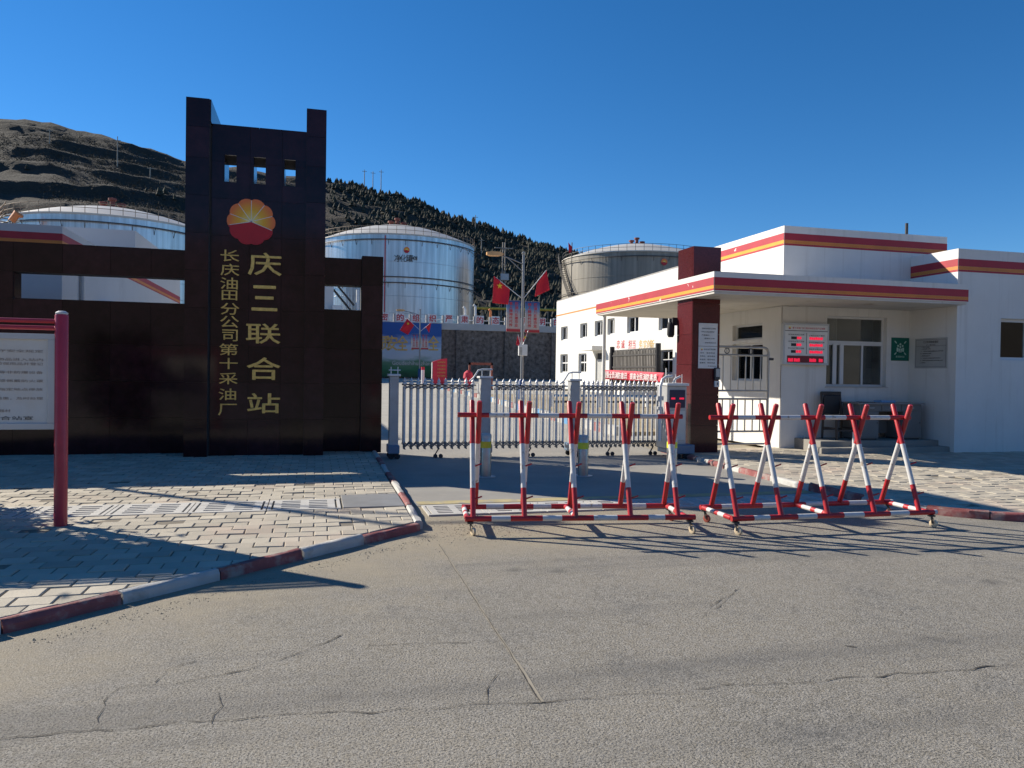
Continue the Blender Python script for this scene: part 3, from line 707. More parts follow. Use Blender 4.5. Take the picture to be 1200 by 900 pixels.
# ------------------------------------------------------------------ notice board on red posts
brd = thing('notice_board', (-3.7, 8.08, .12), 'white notice board hung between red posts on the left paving', 'notice board')
for x in (-2.345, -5.05):
    MB().lathe((x, 8.08, .05), [(.0, 0), (.058, 0), (.058, 2.035), (.05, 2.05), (0, 2.056)], 20).build('post', 'post_red', brd)
    MB().lathe((x, 8.08, 2.08), [(.052, .0), (.054, .03), (.03, .046), (0, .05)], 20).build('post_cap', 'panel_grey', brd)
for z in (2.028, 1.962): MB().tube([(-5.0, 8.08, z), (-2.39, 8.08, z)], .021, 12).build('rail', 'post_red', brd)
fr_ = MB()
for rc in minus((-5.0, -2.395, 1.0, 1.905), [(-4.95, -2.455, 1.06, 1.85)]): fr_.box(rc[0], rc[1], 8.055, 8.105, rc[2], rc[3])
fr_.build('frame', 'panel_grey', brd, bevel=.004)
MB().box(-4.95, -2.455, 8.075, 8.09, 1.06, 1.85).build('sheet', 'board_paper', brd)
mb = MB(); rnd = random.Random(9)
rows = [(412, 0, '进入生产区域人员必须遵守安全规定'), (422, 0, '一、严禁携带火种及易燃易爆物品进入站内'), (427, 0, '二、进入站区人员必须按规定穿戴劳保用品并登记'), (437, 0, '三、严禁在站内吸烟及使用手机等非防爆设备'), (447, 0, '四、严禁无关人员进入，车辆必须佩戴防火罩'), (457, 0, '五、进站车辆必须限速行驶，按指定地点停放'),
        (462, .55, '服从值班人员的指挥'), (467.5, 0, '六、严格执行巡回检查制度，发现隐患，及时处理'), (477, .5, '七、爱护站内各种消防设施'), (482, .25, '八、未经许可不得动用站内设备和消防器材')]
for py, cut, s in rows:
    p = PY(30, py, 8.073); x1 = -2.50 - cut*.5; h = .027; put_text(mb, s, ((x1-.62), 8.0735, p.z+.005), 1.24 if not cut else .95, h, depth=.0012)
mb.build('lettering', 'print_brown', brd)
mb = MB(); p = PY(20, 490, 8.07); put_text(mb, '庆三联合站宣', (-2.86, 8.0735, p.z), .56, .036, depth=.0012); mb.build('signature', 'print_dark', brd)

# ------------------------------------------------------------------ cheval barriers on castors
def barrier(pl, pr, feet_px, label):
    zr = .165; A = G(*pl, zr); B = G(*pr, zr); u = (B-A).normalized(); v = Vector((-u.y, u.x, 0)); L = (B-A).length; D = .66
    t = thing('road_barrier', ((A+B)/2 + v*D/2) * 1.0, label, 'barrier', 'red and white spiked barriers'); t.location.z = 0; ORG[t.name] = Vector(t.location)
    def P(s, d, z): return Vector((A.x, A.y, 0)) + u*s + v*d + Vector((0, 0, z))
    ss = []
    for px in feet_px:
        q = G(px, 606, zr); best = min([i*L/400 for i in range(401)], key=lambda s: abs((P(s, 0, zr)-CAM).dot(RT)/(P(s, 0, zr)-CAM).dot(FW)*F+600-px)); ss.append(best)
    def banded(name, d, z, r, hw, s0, s1):
        mb = MB(); cuts = [s0]
        for s in ss: cuts += [max(s0, s-hw), min(s1, s+hw)]
        cuts.append(s1); col = 1
        for a, b in zip(cuts, cuts[1:]):
            if b-a > .004: mb.cur = col if a > s0 or b-a > .3 else 0; mb.tube([P(a, d, z), P(b, d, z)], r, 14)
            col = 1-col
        mb.build(name, ['bar_red', 'bar_white'], t)
    banded('front_rail', 0, zr, .028, .16, 0, L); banded('rear_rail', D, zr, .028, .16, 0, L)
    banded('top_rail', D*.5, 1.165, .025, .15, ss[0]-.17, ss[-1]+.12)
    for s in (.02, L/2-.05, L-.09):
        mb = MB()
        for a, b, c in ((0.03, .16, 0), (.16, .28, 1), (.28, .36, 0), (.36, .52, 1), (.52, .63, 0)): mb.cur = c; mb.tube([P(s, a, zr), P(s, b, zr)], .026, 12)
        mb.build('cross_tube', ['bar_red', 'bar_white'], t)
    for i, s in enumerate(ss):
        for k, (d0, d1, so_) in enumerate(((.0, .43, -.02), (D, D-.43, .045))):
            a = P(s+so_, d0, zr+.01); b = P(s+so_, d1, 1.31); mb = MB()
            dv = b-a; f = lambda z: a + dv*((z-a.z)/dv.z)
            mb.tube([a, f(.45)], .027, 14); mb.cur = 1; mb.tube([f(.45), f(.875)], .027, 14); mb.cur = 0
            mb.tube([f(.875), b - dv.normalized()*.012, b], [.027, .027, .021], 14)
            lg = mb.build('leg', ['bar_red', 'bar_white'], t)
            if k == 0:
                for z in (.35, .66):
                    h = f(z); MB().tube([h + u*.025, h + u*.085 - v*.03 + Vector((0, 0, .028))], .008, 8).build('hook', 'bar_red', lg)
    for s, d in ((.05, .0), (L-.06, .0), (.05, D), (L-.06, D)):
        c = P(s, d, .041); ax = (u*.92 + v*.39).normalized(); tr_ = u*.03
        mb = MB(); mb.beam(P(s, d, .125), c+ax*.024+tr_, .02, .004, ax); mb.beam(P(s, d, .125), c-ax*.024+tr_, .02, .004, ax); mb.box(c.x-.028, c.x+.028, c.y-.028, c.y+.028, .118, .136)
        cs = mb.build('castor', 'gate_dark', t)
        MB().tube([c-ax*.016+tr_, c-ax*.013+tr_, c+ax*.013+tr_, c+ax*.016+tr_], [.034, .041, .041, .034], 20).build('wheel', 'caster' if d == 0 else 'caster_red', cs)
    return t
barrier((545, 608), (815, 606), (557, 617, 677, 741, 797), 'red and white spiked barrier in front of the retractable gate')
barrier((857, 608), (1097, 600), (866, 918, 972, 1027, 1079), 'red and white spiked barrier in front of the guardhouse desk')

# ------------------------------------------------------------------ rising bollards in the driveway
for (px, py, h, tp, lb) in ((569, 559, .66, 'tape_yellow', 'steel bollard with an orange yellow band behind the spiked barrier'), (683, 558, .64, 'tape_yellow_bright', 'steel bollard with a bright yellow band at the middle of the driveway'), (787, 556, .64, 'tape_yellow_bright', 'steel bollard with a yellow band near the gate motor box')):
    p = G(px, py); t = thing('bollard', p, lb, 'bollard')
    MB().lathe(p, [(0, 0), (.082, 0), (.082, h-.02), (.074, h-.002), (0, h)], 28).build('body', 'stainless', t)
    MB().lathe(p, [(.0845, h-.21), (.0845, h-.11)], 28).build('reflective_band', tp, t)
    MB().lathe(p, [(.084, h-.06), (.085, h-.015), (.072, h+.004), (0, h+.006)], 28).build('cap', 'gate_grey', t)
    MB().lathe(p, [(.0, .006), (.15, .006), (.15, .014), (0, .014)], 28).build('base_ring', 'gate_grey', t)

# ------------------------------------------------------------------ retractable gate
YG = 14.0
gate = thing('retractable_gate', (3.8, YG, 0), 'silver retractable gate of spiked upright bars closed across the driveway', 'gate')
def gx(px): return PY(px, 470, YG).x
def gate_pillar(px0, px1, top, box=True, handle=False):
    x0, x1 = gx(px0), gx(px1); xc = (x0+x1)/2
    pl = MB().box(x0, x1, YG-.11, YG+.11, .16, top-.04).build('pillar', 'gate_grey', gate, bevel=.012)
    MB().box(x0-.03, x1+.03, YG-.14, YG+.14, top-.04, top).build('pillar_cap', 'gate_alu', pl, bevel=.008)
    if box:
        MB().box(x0-.025, x1+.02, YG-.2, YG+.2, .10, .26).build('base_box', 'gate_blue', pl, bevel=.02)
        for dx in (-.05, .06):
            for dy in (-.15, .15): MB().tube([(xc+dx, YG+dy-.02, .055), (xc+dx, YG+dy+.02, .055)], .052, 16).build('wheel', 'rubber', pl)
    mb = MB(); z1 = top+.13
    for x in (x0+.02, x1-.02): mb.tube([(x, YG-.09, top-.01), (x, YG-.09, z1)], .009, 8)
    if handle: mb.tube([(x0-.22, YG-.09, top-.10), (x0-.14, YG-.09, top-.03), (x0-.05, YG-.09, z1-.02), (x0+.03, YG-.09, z1), (x1+.02, YG-.09, z1)], .016, 8)
    else: mb.tube([(x0-.02, YG-.09, top+.07), (x1+.03, YG-.09, top+.07)], .010, 8)
    mb.build('handrail', 'gate_alu', pl)
gate_pillar(456, 466.5, 1.55); gate_pillar(562, 574, 1.53, handle=True); gate_pillar(667, 677.5, 1.50, handle=True)
def gate_run(px0, px1, step):
    k = round((px1-px0)/step); px = [px0 + (px1-px0)*i/k for i in range(k+1)]; bars = []
    for q in px:
        x = gx(q); mb = MB(); zt = 1.41
        mb.tube([(x, YG, .24), (x, YG, zt-.05)], .0235, 10); mb.tube([(x, YG+.2, .24), (x, YG+.2, zt-.09)], .015, 8)
        mb.lathe((x, YG, zt-.055), [(.0, 0), (.036, .0), (.042, .012), (.042, .03), (.018, .045), (.026, .058), (.032, .072), (.012, .11), (0, .145)], 10)
        br = mb.build('bar', 'gate_alu', gate); bars.append(x)
        mb = MB(); mb.box(x-.022, x+.022, YG-.03, YG+.22, .245, .275); mb.tube([(x, YG-.04, .19), (x, YG+.03, .19)], .022, 8); mb.beam((x-.02, YG, .24), (x+.025, YG, .16), .02, .018); mb.build('foot', 'gate_link', br)
    mb = MB(); mb.box(bars[0]-.05, bars[-1]+.05, YG-.025, YG+.025, 1.345, 1.37); mb.build('top_rail', 'gate_dark', gate)
    for a, b in zip(bars, bars[1:]):
        for z0, z1 in ((.20, .30), (1.28, 1.34)):
            mb = MB(); mb.beam((a, YG+.03, z0), (b, YG+.19, z1), .012, .016); mb.beam((a, YG+.19, z0), (b, YG+.03, z1), .012, .016); mb.beam((a, YG-.02, z0), (b, YG-.02, z1), .01, .018); mb.beam((a, YG-.03, z1), (b, YG-.03, z0), .01, .018)
            mb.build('scissor_link', 'gate_link', gate)
    return bars
b1 = gate_run(474, 554, 7.7); b2 = gate_run(582, 660, 7.7); b3 = gate_run(684, 770, 5.5)
for x in (gx(513), gx(621), gx(714), gx(764)):
    mb = MB()
    for dx in (-.04, .06): mb.tube([(x+dx, YG-.07, .04), (x+dx, YG-.04, .04)], .04, 14)
    mb.beam((x-.05, YG-.055, .06), (x+.02, YG-.055, .18), .02, .02); mb.build('trolley', 'gate_dark', gate)
mb = MB(); x = gx(775); mb.box(x-.03, x+.03, YG-.06, YG+.06, .1, 1.36); mb.build('end_post', 'gate_grey', gate)

# motor housing that drives the gate
ym = 13.25; c0 = PY(782, 450, ym).x; c1 = PY(805, 450, ym).x
mo = thing('gate_motor_box', ((c0+c1)/2, ym, 0), 'grey gate motor box with a dark display on its front', 'motor box')
MB().box(c0, c1, ym, ym+.45, .2, 1.40).build('housing', 'gate_grey', mo, bevel=.015)
MB().box(c0+.03, c1-.03, ym-.012, ym, .36, .92).build('door_panel', 'board_paper', mo, bevel=.004)
MB().box(c0-.02, c1+.03, ym-.04, ym+.5, 1.40, 1.45).build('top_plate', 'gate_alu', mo, bevel=.006)
sc_ = MB().box(c0+.055, c1-.04, ym-.016, ym-.002, .98, 1.32).build('display', 'screen', mo)
mb = MB(); xm = (c0+c1)/2
for a, b in ((c0+.08, xm-.045), (xm+.045, c1-.065)): mb.box(a, b, ym-.021, ym-.0165, 1.14, 1.175)
mb.build('indicator', 'led_red', sc_)
MB().box(c0+.05, c1+.14, ym-.10, ym+.5, .10, .28).build('base_box', 'gate_blue', mo, bevel=.02)
for dx in (.1, .22, .38): MB().tube([(c0+dx, ym-.08, .055), (c0+dx, ym-.04, .055)], .052, 16).build('wheel', 'rubber', mo)
mb = MB(); mb.tube([(c0-.14, ym, .35), (c0-.14, ym, 1.38), (c0-.10, ym, 1.52), (c0-.02, ym, 1.57), (c0+.1, ym, 1.58)], .028, 10); mb.tube([(c0+.12, ym, 1.46), (c0+.16, ym, 1.53), (c0+.27, ym, 1.58)], .022, 8)
for dx in (.05, .2, .33): mb.tube([(c0+dx, ym+.05, 1.44), (c0+dx, ym+.05, 1.62)], .007, 6)
mb.build('push_frame', 'gate_alu', mo)
mb = MB(); mb.box(c0-.20, c0-.08, ym-.02, ym+.03, 1.12, 1.2); mb.box(c0-.19, c0-.1, ym-.02, ym+.03, .95, 1.0); mb.build('sensor', 'panel_grey', mo)

# ------------------------------------------------------------------ guardhouse
gh = thing('guardhouse', (11, 16, .1), 'white flat roofed guardhouse with red and orange stripes and a wide canopy', 'guardhouse')
XM, YM, XA, YA = 9.62, 14.25, 12.85, 12.95
FWIN = (10.72, 12.26, 1.41, 2.94); LW1 = (14.97, 16.25, 1.50, 2.36); LW2 = (15.0, 16.25, 2.44, 2.80)
mb = MB()
for rc in minus((XM, XA, .06, 4.82), [FWIN]): mb.box(rc[0], rc[1], YM, YM+.24, rc[2], rc[3])
mb.box(XA, 13.82, YM, YM+.24, 3.9, 4.82)
for rc in minus((YM+.24, 18.0, .06, 4.82), [LW1, LW2]): mb.box(XM, XM+.24, rc[0], rc[1], rc[2], rc[3])
mb.box(13.58, 13.82, YM+.24, 18.0, .06, 4.82); mb.box(XM+.24, 13.58, 17.76, 18.0, .06, 4.82)
mb.build('wall', 'white_wall', gh)
mb = MB(); mb.box(XM+.24, 13.58, YM+.24, 17.76, 3.3, 3.5); mb.build('roof', 'soffit', gh)
mb = MB(); mb.box(XM+.24, 13.58, YM+.24, 17.76, .1, .16); mb.build('floor', 'yard_concrete', gh)
mb = MB(); mb.box(XM-.025, XM, YM-.02, 14.72, .05, 3.10); mb.box(XM-.025, 10.02, YM-.025, YM, .05, 3.10); mb.build('pilaster', 'white_wall', gh)
# annex
AW = (13.98, 15.1, 2.02, 2.90); mb = MB()
for rc in minus((XA, 20.0, .06, 4.31), [AW]): mb.box(rc[0], rc[1], YA, YA+.24, rc[2], rc[3])
mb.box(XA, XA+.24, YA+.24, 14.25, .06, 4.31); mb.box(19.76, 20, YA+.24, 20, .06, 4.31); mb.box(XA+.24, 19.76, YA+.24, 15.2, 4.0, 4.2)
mb.box(XA+.24, 19.76, 15.0, 15.2, .06, 4.0)
mb.build('annex_wall', 'white_wall', gh)
# canopy
cp = [(7.06, 12.6), (12.77, 12.6), (12.77, YA), (XA-.002, YA), (XA-.002, YM-.002), (XM-.002, YM-.002), (XM-.002, 18.65), (7.06, 18.65)]
can = MB().prism(cp, 3.16, 3.52).build('canopy', 'white_wall', gh)
MB().prism([(7.08, 12.62), (12.75, 12.62), (12.75, YA), (XA-.03, YA+.0), (XA-.03, YM-.03), (XM-.03, YM-.03), (XM-.03, 18.6), (7.08, 18.6)], 3.115, 3.158).build('soffit', 'soffit', can)
def stripes(parent, face, pos, a0, a1, z, clean=False):
    """white margin is the wall itself; red, orange, thin red bands stand 4 mm proud"""
    for z0, z1, mt in z:
        m_ = mt + ('_clean' if clean else ''); mb = MB()
        if face == 'front': mb.box(a0, a1, pos-.004, pos+.002, z0, z1)
        else: mb.box(pos-.004, pos+.002, a0, a1, z0, z1)
        mb.build('stripe', m_, parent)
cz = [(3.27, 3.415, 'stripe_red'), (3.207, 3.268, 'stripe_orange'), (3.175, 3.205, 'stripe_red')]
stripes(can, 'left', 7.06, 12.605, 18.65, cz); stripes(can, 'front', 12.6, 7.065, 12.77, cz, True)
pz = [(4.52, 4.665, 'stripe_red'), (4.445, 4.518, 'stripe_orange'), (4.405, 4.443, 'stripe_red')]
stripes(gh, 'left', XM, YM+.005, 18.0, pz); stripes(gh, 'front', YM, XM+.005, 13.82, pz, True)
az = [(3.95, 4.10, 'stripe_red'), (3.875, 3.948, 'stripe_orange'), (3.835, 3.873, 'stripe_red')]
stripes(gh, 'left', XA, YA+.005, 14.245, az, True); stripes(gh, 'front', YA, XA+.005, 20, az, True)
# windows: frames, sashes, panes set back in the openings
def window(parent, face, pos, o, bars_v, bars_h, fw=.045, dep=.05, back='room_dark', glass='glass'):
    a0, a1, z0, z1 = o; mb = MB()
    def bx(m_, p0, p1, q0, q1, d0, d1):
        if face == 'front': m_.box(p0, p1, pos+d0, pos+d1, q0, q1)
        else: m_.box(pos+d0, pos+d1, p0, p1, q0, q1)
    cells_x = [a0] + list(bars_v) + [a1]; cells_z = [z0] + list(bars_h) + [z1]
    holes = []
    for p0, p1 in zip(cells_x, cells_x[1:]):
        for q0, q1 in zip(cells_z, cells_z[1:]):
            holes.append((p0 + (fw if p0 == a0 else fw/2), p1 - (fw if p1 == a1 else fw/2), q0 + (fw if q0 == z0 else fw/2), q1 - (fw if q1 == z1 else fw/2)))
    for rc in minus((a0, a1, z0, z1), holes): bx(mb, rc[0], rc[1], rc[2], rc[3], 0, dep)
    wn = mb.build('window', 'window_frame', parent)
    for h in holes:
        mb = MB(); bx(mb, h[0]-.003, h[1]+.003, h[2]-.003, h[3]+.003, dep*.4, dep*.4+.006); mb.build('pane', glass, wn)
    return wn
wn = window(gh, 'front', YM+.11, (FWIN[0], FWIN[1], FWIN[2], 2.36), [11.16, 11.72], []); window(gh, 'front', YM+.11, (FWIN[0], FWIN[1], 2.362, FWIN[3]), [], [])
mb = MB(); mb.box(10.95, 11.04, YM+.085, YM+.11, 1.46, 2.34); mb.box(11.13, 11.22, YM+.085, YM+.11, 1.46, 2.34); mb.build('sash', 'window_frame', wn)
mb = MB(); mb.box(10.70, 12.30, YM-.03, YM+.10, 1.385, 1.41); mb.build('sill', 'soffit', wn)
# a curtain hangs inside the left part, gathered in folds
mb = MB(); k = 40
for i in range(k+1):
    x = 10.75 + .55*i/k; y = YM+.42 + .03*math.sin(i*1.3); mb.v += [(x, y, 1.3), (x, y, 2.95)]
for i in range(k): mb.f.append([2*i, 2*i+2, 2*i+3, 2*i+1]); mb.mi.append(0); mb.sm.append(True)
mb.build('curtain', 'curtain', wn)
mb = MB(); mb.box(11.3, 12.3, YM+.5, YM+.52, 1.3, 3.0); mb.build('screen', 'desk_grey', wn)
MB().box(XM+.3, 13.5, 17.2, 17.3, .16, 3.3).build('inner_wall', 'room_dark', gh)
window(gh, 'left', XM+.10, LW1, [15.6], []); window(gh, 'left', XM+.10, LW2, [], [])
window(gh, 'front', YA+.10, AW, [14.75], [], fw=.065)
mb = MB(); mb.box(XM+.40, XM+.42, 14.8, 16.4, 1.3, 2.9); mb.build('sun_block_sheet', 'curtain', gh)  # pale sheet added behind the side windows to keep sun out of the room
mb = MB(); mb.box(XA+.4, 16.2, YA+.3, YA+.32, 1.5, 3.2); mb.build('curtain', 'desk_grey', gh)
# column: stone faced pier that carries the canopy and rises above it
cl = MB().box(7.15+TT, 7.75-TT, 13.57+TT, 14.22-TT, .06, 4.12).build('column', 'grout', gh)
crow = [.06, .62, 1.22, 1.82, 2.42, 3.02, 3.114]; crow2 = [3.522, 4.14]
for rws in (crow, crow2):
    tiles(cl, 'front', 13.57, [7.15, 7.75], rws, mt='granite_red'); tiles(cl, 'left', 7.15, [13.57+TT+.001, 14.22], rws, mt='granite_red'); tiles(cl, 'right', 7.75, [13.57+TT+.001, 14.22], rws, mt='granite_red')
tiles(cl, 'top', 4.12, [7.15+.001, 7.749], [13.572, 14.22], mt='granite_red')
MB().tube([(7.18, 18.35, -.02), (7.18, 18.35, 3.114)], .045, 16).build('support_pole', 'white_wall', gh)
# roof bits
MB().tube([(13.3, 14.9, 3.5), (13.3, 14.9, 5.22)], .035, 10).build('vent_pipe', 'gate_dark', gh)
MB().box(11.4, 11.75, 14.8, 15.0, 3.5, 4.93).build('roof_hatch', 'rail_rust', gh)
mb = MB(); mb.box(12.1, 12.45, 13.0, 13.25, 3.52, 3.57); mb.box(12.2, 12.55, 13.15, 13.3, 3.57, 3.60); mb.build('roof_litter', 'rubber', can)
# step in front of the door wall
mb = MB(); mb.box(9.95, XA-.004, 13.35, 14.24, .05, .30); mb.build('porch_slab', 'apron', gh, bevel=.01)
mb = MB(); mb.box(9.75, XA-.004, 13.05, 13.35, .05, .19); mb.build('porch_step', 'apron', gh, bevel=.01)
MB().tube([(10.62, 13.2, .18), (10.62, 13.2, .50)], .035, 12).build('drain_stub', 'window_frame', gh)
# signs on the column
def sign(name, face, pos, o, mt, label, cat, frame=None, th=.012):
    a0, a1, z0, z1 = o; mb = MB()
    if face == 'front': mb.box(a0, a1, pos-th, pos-.0005, z0, z1); loc = ((a0+a1)/2, pos, z0)
    else: mb.box(pos-th, pos-.0005, a0, a1, z0, z1); loc = (pos, (a0+a1)/2, z0)
    t = thing(name, loc, label, cat); mb.build('panel', mt, t, bevel=.002); return t
def lines(t, mt, face, pos, rows):
    mb = MB()
    for s, c, wd, h in rows: put_text(mb, s, ((c[0], pos, c[1]) if face == 'front' else (pos, c[0], c[1])), wd, h, face, .001)
    mb.build('lettering', mt, t)
yf = 13.566
s1 = sign('notice_plate', 'front', yf, (7.285, 7.695, 2.185, 2.635), 'sign_white', 'upper white notice plate on the dark stone column', 'sign')
lines(s1, 'print_dark', 'front', yf-.0135, [('进出站车辆人员须知', (7.50, 2.53), .30, .03), ('外来人员必须登记', (7.48, 2.465), .28, .026), ('严禁烟火', (7.43, 2.40), .17, .026), ('限速五公里', (7.52, 2.335), .22, .024), ('违者按章处罚', (7.54, 2.25), .24, .024)])
s2 = sign('duty_plate', 'front', yf, (7.285, 7.695, 1.745, 2.178), 'sign_white', 'lower white duty plate on the dark stone column', 'sign')
lines(s2, 'print_dark', 'front', yf-.0135, [('安全生产责任牌', (7.53, 2.12), .25, .032), ('站长　联系电话', (7.48, 2.05), .32, .026), ('负责人　联系电话', (7.48, 1.985), .33, .03), ('安全员　联系电话', (7.48, 1.92), .33, .03), ('监督员　联系电话', (7.48, 1.855), .33, .03), ('举报电话', (7.58, 1.79), .18, .02)])
emblem((7.355, yf-.012, 2.12), .022, s2, .002, lines=False)
ic = thing('intercom', (7.70, yf, 1.3), 'black and white intercom box on the column beside the pedestrian gate', 'intercom')
MB().box(7.63, 7.745, yf-.05, yf-.001, 1.52, 1.76).build('housing', 'gate_dark', ic, bevel=.006); MB().box(7.655, 7.735, yf-.055, yf-.0505, 1.58, 1.74).build('keypad', 'sign_grey', ic)
MB().box(7.64, 7.74, yf-.045, yf-.001, 1.38, 1.50).build('card_reader', 'sign_white', ic, bevel=.004); MB().box(7.68, 7.70, yf-.05, yf-.0455, 1.42, 1.47).build('slot', 'gate_dark', ic)
sp_ = thing('wall_speaker', (7.1, 13.9, 2.3), 'black speaker fixed to the red side of the stone column', 'speaker')
MB().lathe((7.05, 14.30, 2.38), [(0, 0), (.05, .0), (.075, .05), (.075, .26), (.05, .31), (0, .31)], 16).build('housing', 'rubber', sp_)
MB().box(7.05, 7.16, 14.221, 14.27, 2.62, 2.78).build('bracket', 'rubber', sp_)

# LED record board
yl = 14.12; A_ = PY(917, 378, yl); B_ = PY(971, 428, yl); X0, X1, Z1, Z0 = A_.x+.03, B_.x, A_.z, B_.z
led = thing('display_board', ((X0+X1)/2, yl, Z0), 'white safety record board with red lit digits beside the guardhouse window', 'display board')
mb = MB()
for rc in minus((X0, X1, Z0, Z1), [(X0+.04, X1-.03, Z0+.04, Z1-.04)]): mb.box(rc[0], rc[1], yl, YM-.026, rc[2], rc[3])
mb.build('frame', 'frame_alu', led, bevel=.004); MB().box(X0+.04, X1-.03, yl+.012, yl+.05, Z0+.04, Z1-.04).build('panel', 'sign_white', led)
def LX(px): return PY(px, 400, yl).x
def LZ(py): return PY(944, py, yl).z
yy = yl+.011
mb = MB(); mb.box(X0+.045, X1-.035, yy-.002, yy, LZ(388.2), LZ(387.5)); mb.box(LX(945.3), LX(945.8), yy-.002, yy, LZ(415), LZ(390)); mb.build('rule', 'print_dark', led)
mb = MB(); put_text(mb, '第十采油厂庆三联合站安全生产记录牌', (LX(948), yy, LZ(384.6)), LX(967)-LX(929), .042, depth=.0015); mb.build('title', 'print_red', led)
mb = MB()
for i, py in enumerate((392.3, 400.3, 408.3)):
    put_text(mb, ('全站安全运行天数', '本班安全生产天数', '安全生产累计天数')[i], (LX(933.5), yy, LZ(py)), LX(943)-LX(924), .030, depth=.0015); put_text(mb, ('上级安全生产要求', '本站环保运行天数', '消防安全累计天数')[i], (LX(957.5), yy, LZ(py+.7)), LX(967)-LX(948.5), .030, depth=.0015)
mb.build('caption', 'print_dark', led)
for i, py in enumerate((396.3, 404.2, 412.2)):
    d1 = MB().box(LX(927.5), LX(934-i*.5), yy-.004, yy, LZ(py+1.6), LZ(py-1.6)).build('readout', 'led_off', led)
    a, b = LX(934-i*.5), LX(939.5); k = MB(); 
    for j in range(2): MB().box(a+(b-a)*(j*.5+.06), a+(b-a)*(j*.5+.46), yy-.006, yy, LZ(py+1.4), LZ(py-1.4)).build('digit', 'led_red', led)
    a, b = LX(949), LX(964.5)
    for j in range(7): MB().box(a+(b-a)*(j/7+.01), a+(b-a)*(j/7+.135), yy-.005, yy, LZ(py+1.7-.2*(j % 2)), LZ(py-1.5+.3*(j % 3))).build('digit', 'led_red', led)
dk = MB().box(LX(923), LX(966), yy-.006, yy, LZ(425), LZ(417)).build('clock_panel', 'led_dark', led)
k = MB()
for a, b, nn in ((924, 930, 3), (930.8, 938, 3), (949, 957, 4), (960, 964.8, 2)):
    for j in range(nn): MB().box(LX(a+(b-a)*(j+.05)/nn), LX(a+(b-a)*(j+.9)/nn), yy-.009, yy-.006, LZ(424), LZ(420+.4*(j % 2))).build('digit', 'led_red', dk)
emblem((LX(925.6), yy-.001, LZ(384.3)), .03, led, .003, lines=False)

# green muster sign and white notice
A_ = PY(1044.5, 395.5, YM); B_ = PY(1064.5, 423, YM); gs = sign('muster_sign', 'front', YM, (A_.x, B_.x, B_.z, A_.z), 'sign_green', 'green emergency muster point sign with white figures on the wall', 'sign')
cx, cz_ = (A_.x+B_.x)/2, (A_.z+B_.z)/2; yq = YM-.0125; mb = MB()
for dx, dz, r in ((0, .11, .025), (-.06, .075, .022), (.06, .075, .022), (0, .05, .022)):
    mb.plate([(cx+dx+r*math.cos(R(30*i)), cz_+dz+r*math.sin(R(30*i))) for i in range(12)], yq-.002, yq)
for dx, dz, wd, h in ((-.075, -.01, .045, .09), (.075, -.01, .045, .09), (-.025, -.03, .035, .09), (.025, -.03, .035, .09), (0, -.06, .07, .03)): mb.box(cx+dx-wd/2, cx+dx+wd/2, yq-.002, yq, cz_+dz-h/2, cz_+dz+h/2)
for sx in (-1, 1):
    for z, s in ((.155, 1), (-.095, -1)):
        x, zz = cx+sx*.125, cz_+z; mb.plate([(x+sx*.03, zz+s*.03), (x+sx*.03, zz+s*.012), (x-sx*.005, zz-s*.022), (x-sx*.03, zz-s*.03), (x-sx*.022, zz-s*.004), (x+sx*.012, zz+s*.03)][::(1 if sx*s < 0 else -1)], yq-.002, yq)
put_text(mb, '紧急集合点', (cx, yq, cz_-.165), .23, .042, depth=.002); mb.build('pictogram', 'leaf_green_sign', gs)
ws = sign('notice_plate', 'left', XA, (13.17, 14.06, 1.83, 2.48), 'sign_grey', 'grey printed notice plate on the side wall beside the muster sign', 'sign')
yc = 13.615; xq = XA-.0135
lines(ws, 'print_dark', 'left', xq, [('门卫管理制度规定', (yc, 2.40), .42, .05), ('庆三联合站', (yc, 2.335), .25, .025)] + [(s, (yc+o, z), wd, .022) for s, o, z, wd in (('一、严格门卫登记制度', .15, 2.29, .25), ('二、外来车辆凭证进站', .14, 2.25, .28), ('三、严禁携带易燃易爆物品进入生产区域', -.03, 2.20, .62), ('四、值班期间坚守岗位', .13, 2.15, .3), ('五、做好防火防盗工作', .15, 2.10, .25), ('六、认真填写交接班记录及来访登记', .0, 2.05, .55), ('七、发现异常情况及时报告处理并做好记录', -.02, 2.0, .62), ('八、遵守规章', .22, 1.95, .16))])
mb = MB()
for a0, a1, z0, z1 in ((13.20, 14.03, 2.445, 2.45), (13.20, 14.03, 2.31, 2.314), (13.20, 14.03, 1.86, 1.865), (13.20, 13.205, 1.865, 2.445), (14.025, 14.03, 1.865, 2.445)): mb.box(xq-.001, xq+.0009, a0, a1, z0, z1)
mb.build('border', 'print_dark', ws)

# desk, chair, folder on the porch
X0, X1 = 11.02, 12.55; ZF = .30
dk = thing('desk', ((X0+X1)/2, 13.75, ZF), 'grey three drawer office desk against the guardhouse wall', 'desk')
MB().box(X0-.05, X1+.06, 13.48, 14.12, ZF+.75, ZF+.785).build('desktop', 'desk_top', dk, bevel=.004)
MB().box(X0, X1, 13.53, 14.08, ZF+.60, ZF+.75).build('apron', 'desk_grey', dk)
for i in range(3):
    a = X0+.02+(X1-X0-.04)*i/3; b = X0+.02+(X1-X0-.04)*(i+1)/3
    dr = MB().box(a+.012, b-.012, 13.515, 13.53, ZF+.615, ZF+.735).build('drawer', 'desk_grey', dk, bevel=.003)
    MB().tube([((a+b)/2-.06, 13.505, ZF+.675), ((a+b)/2-.03, 13.49, ZF+.675), ((a+b)/2+.03, 13.49, ZF+.675), ((a+b)/2+.06, 13.505, ZF+.675)], .006, 6).build('handle', 'gate_alu', dr)
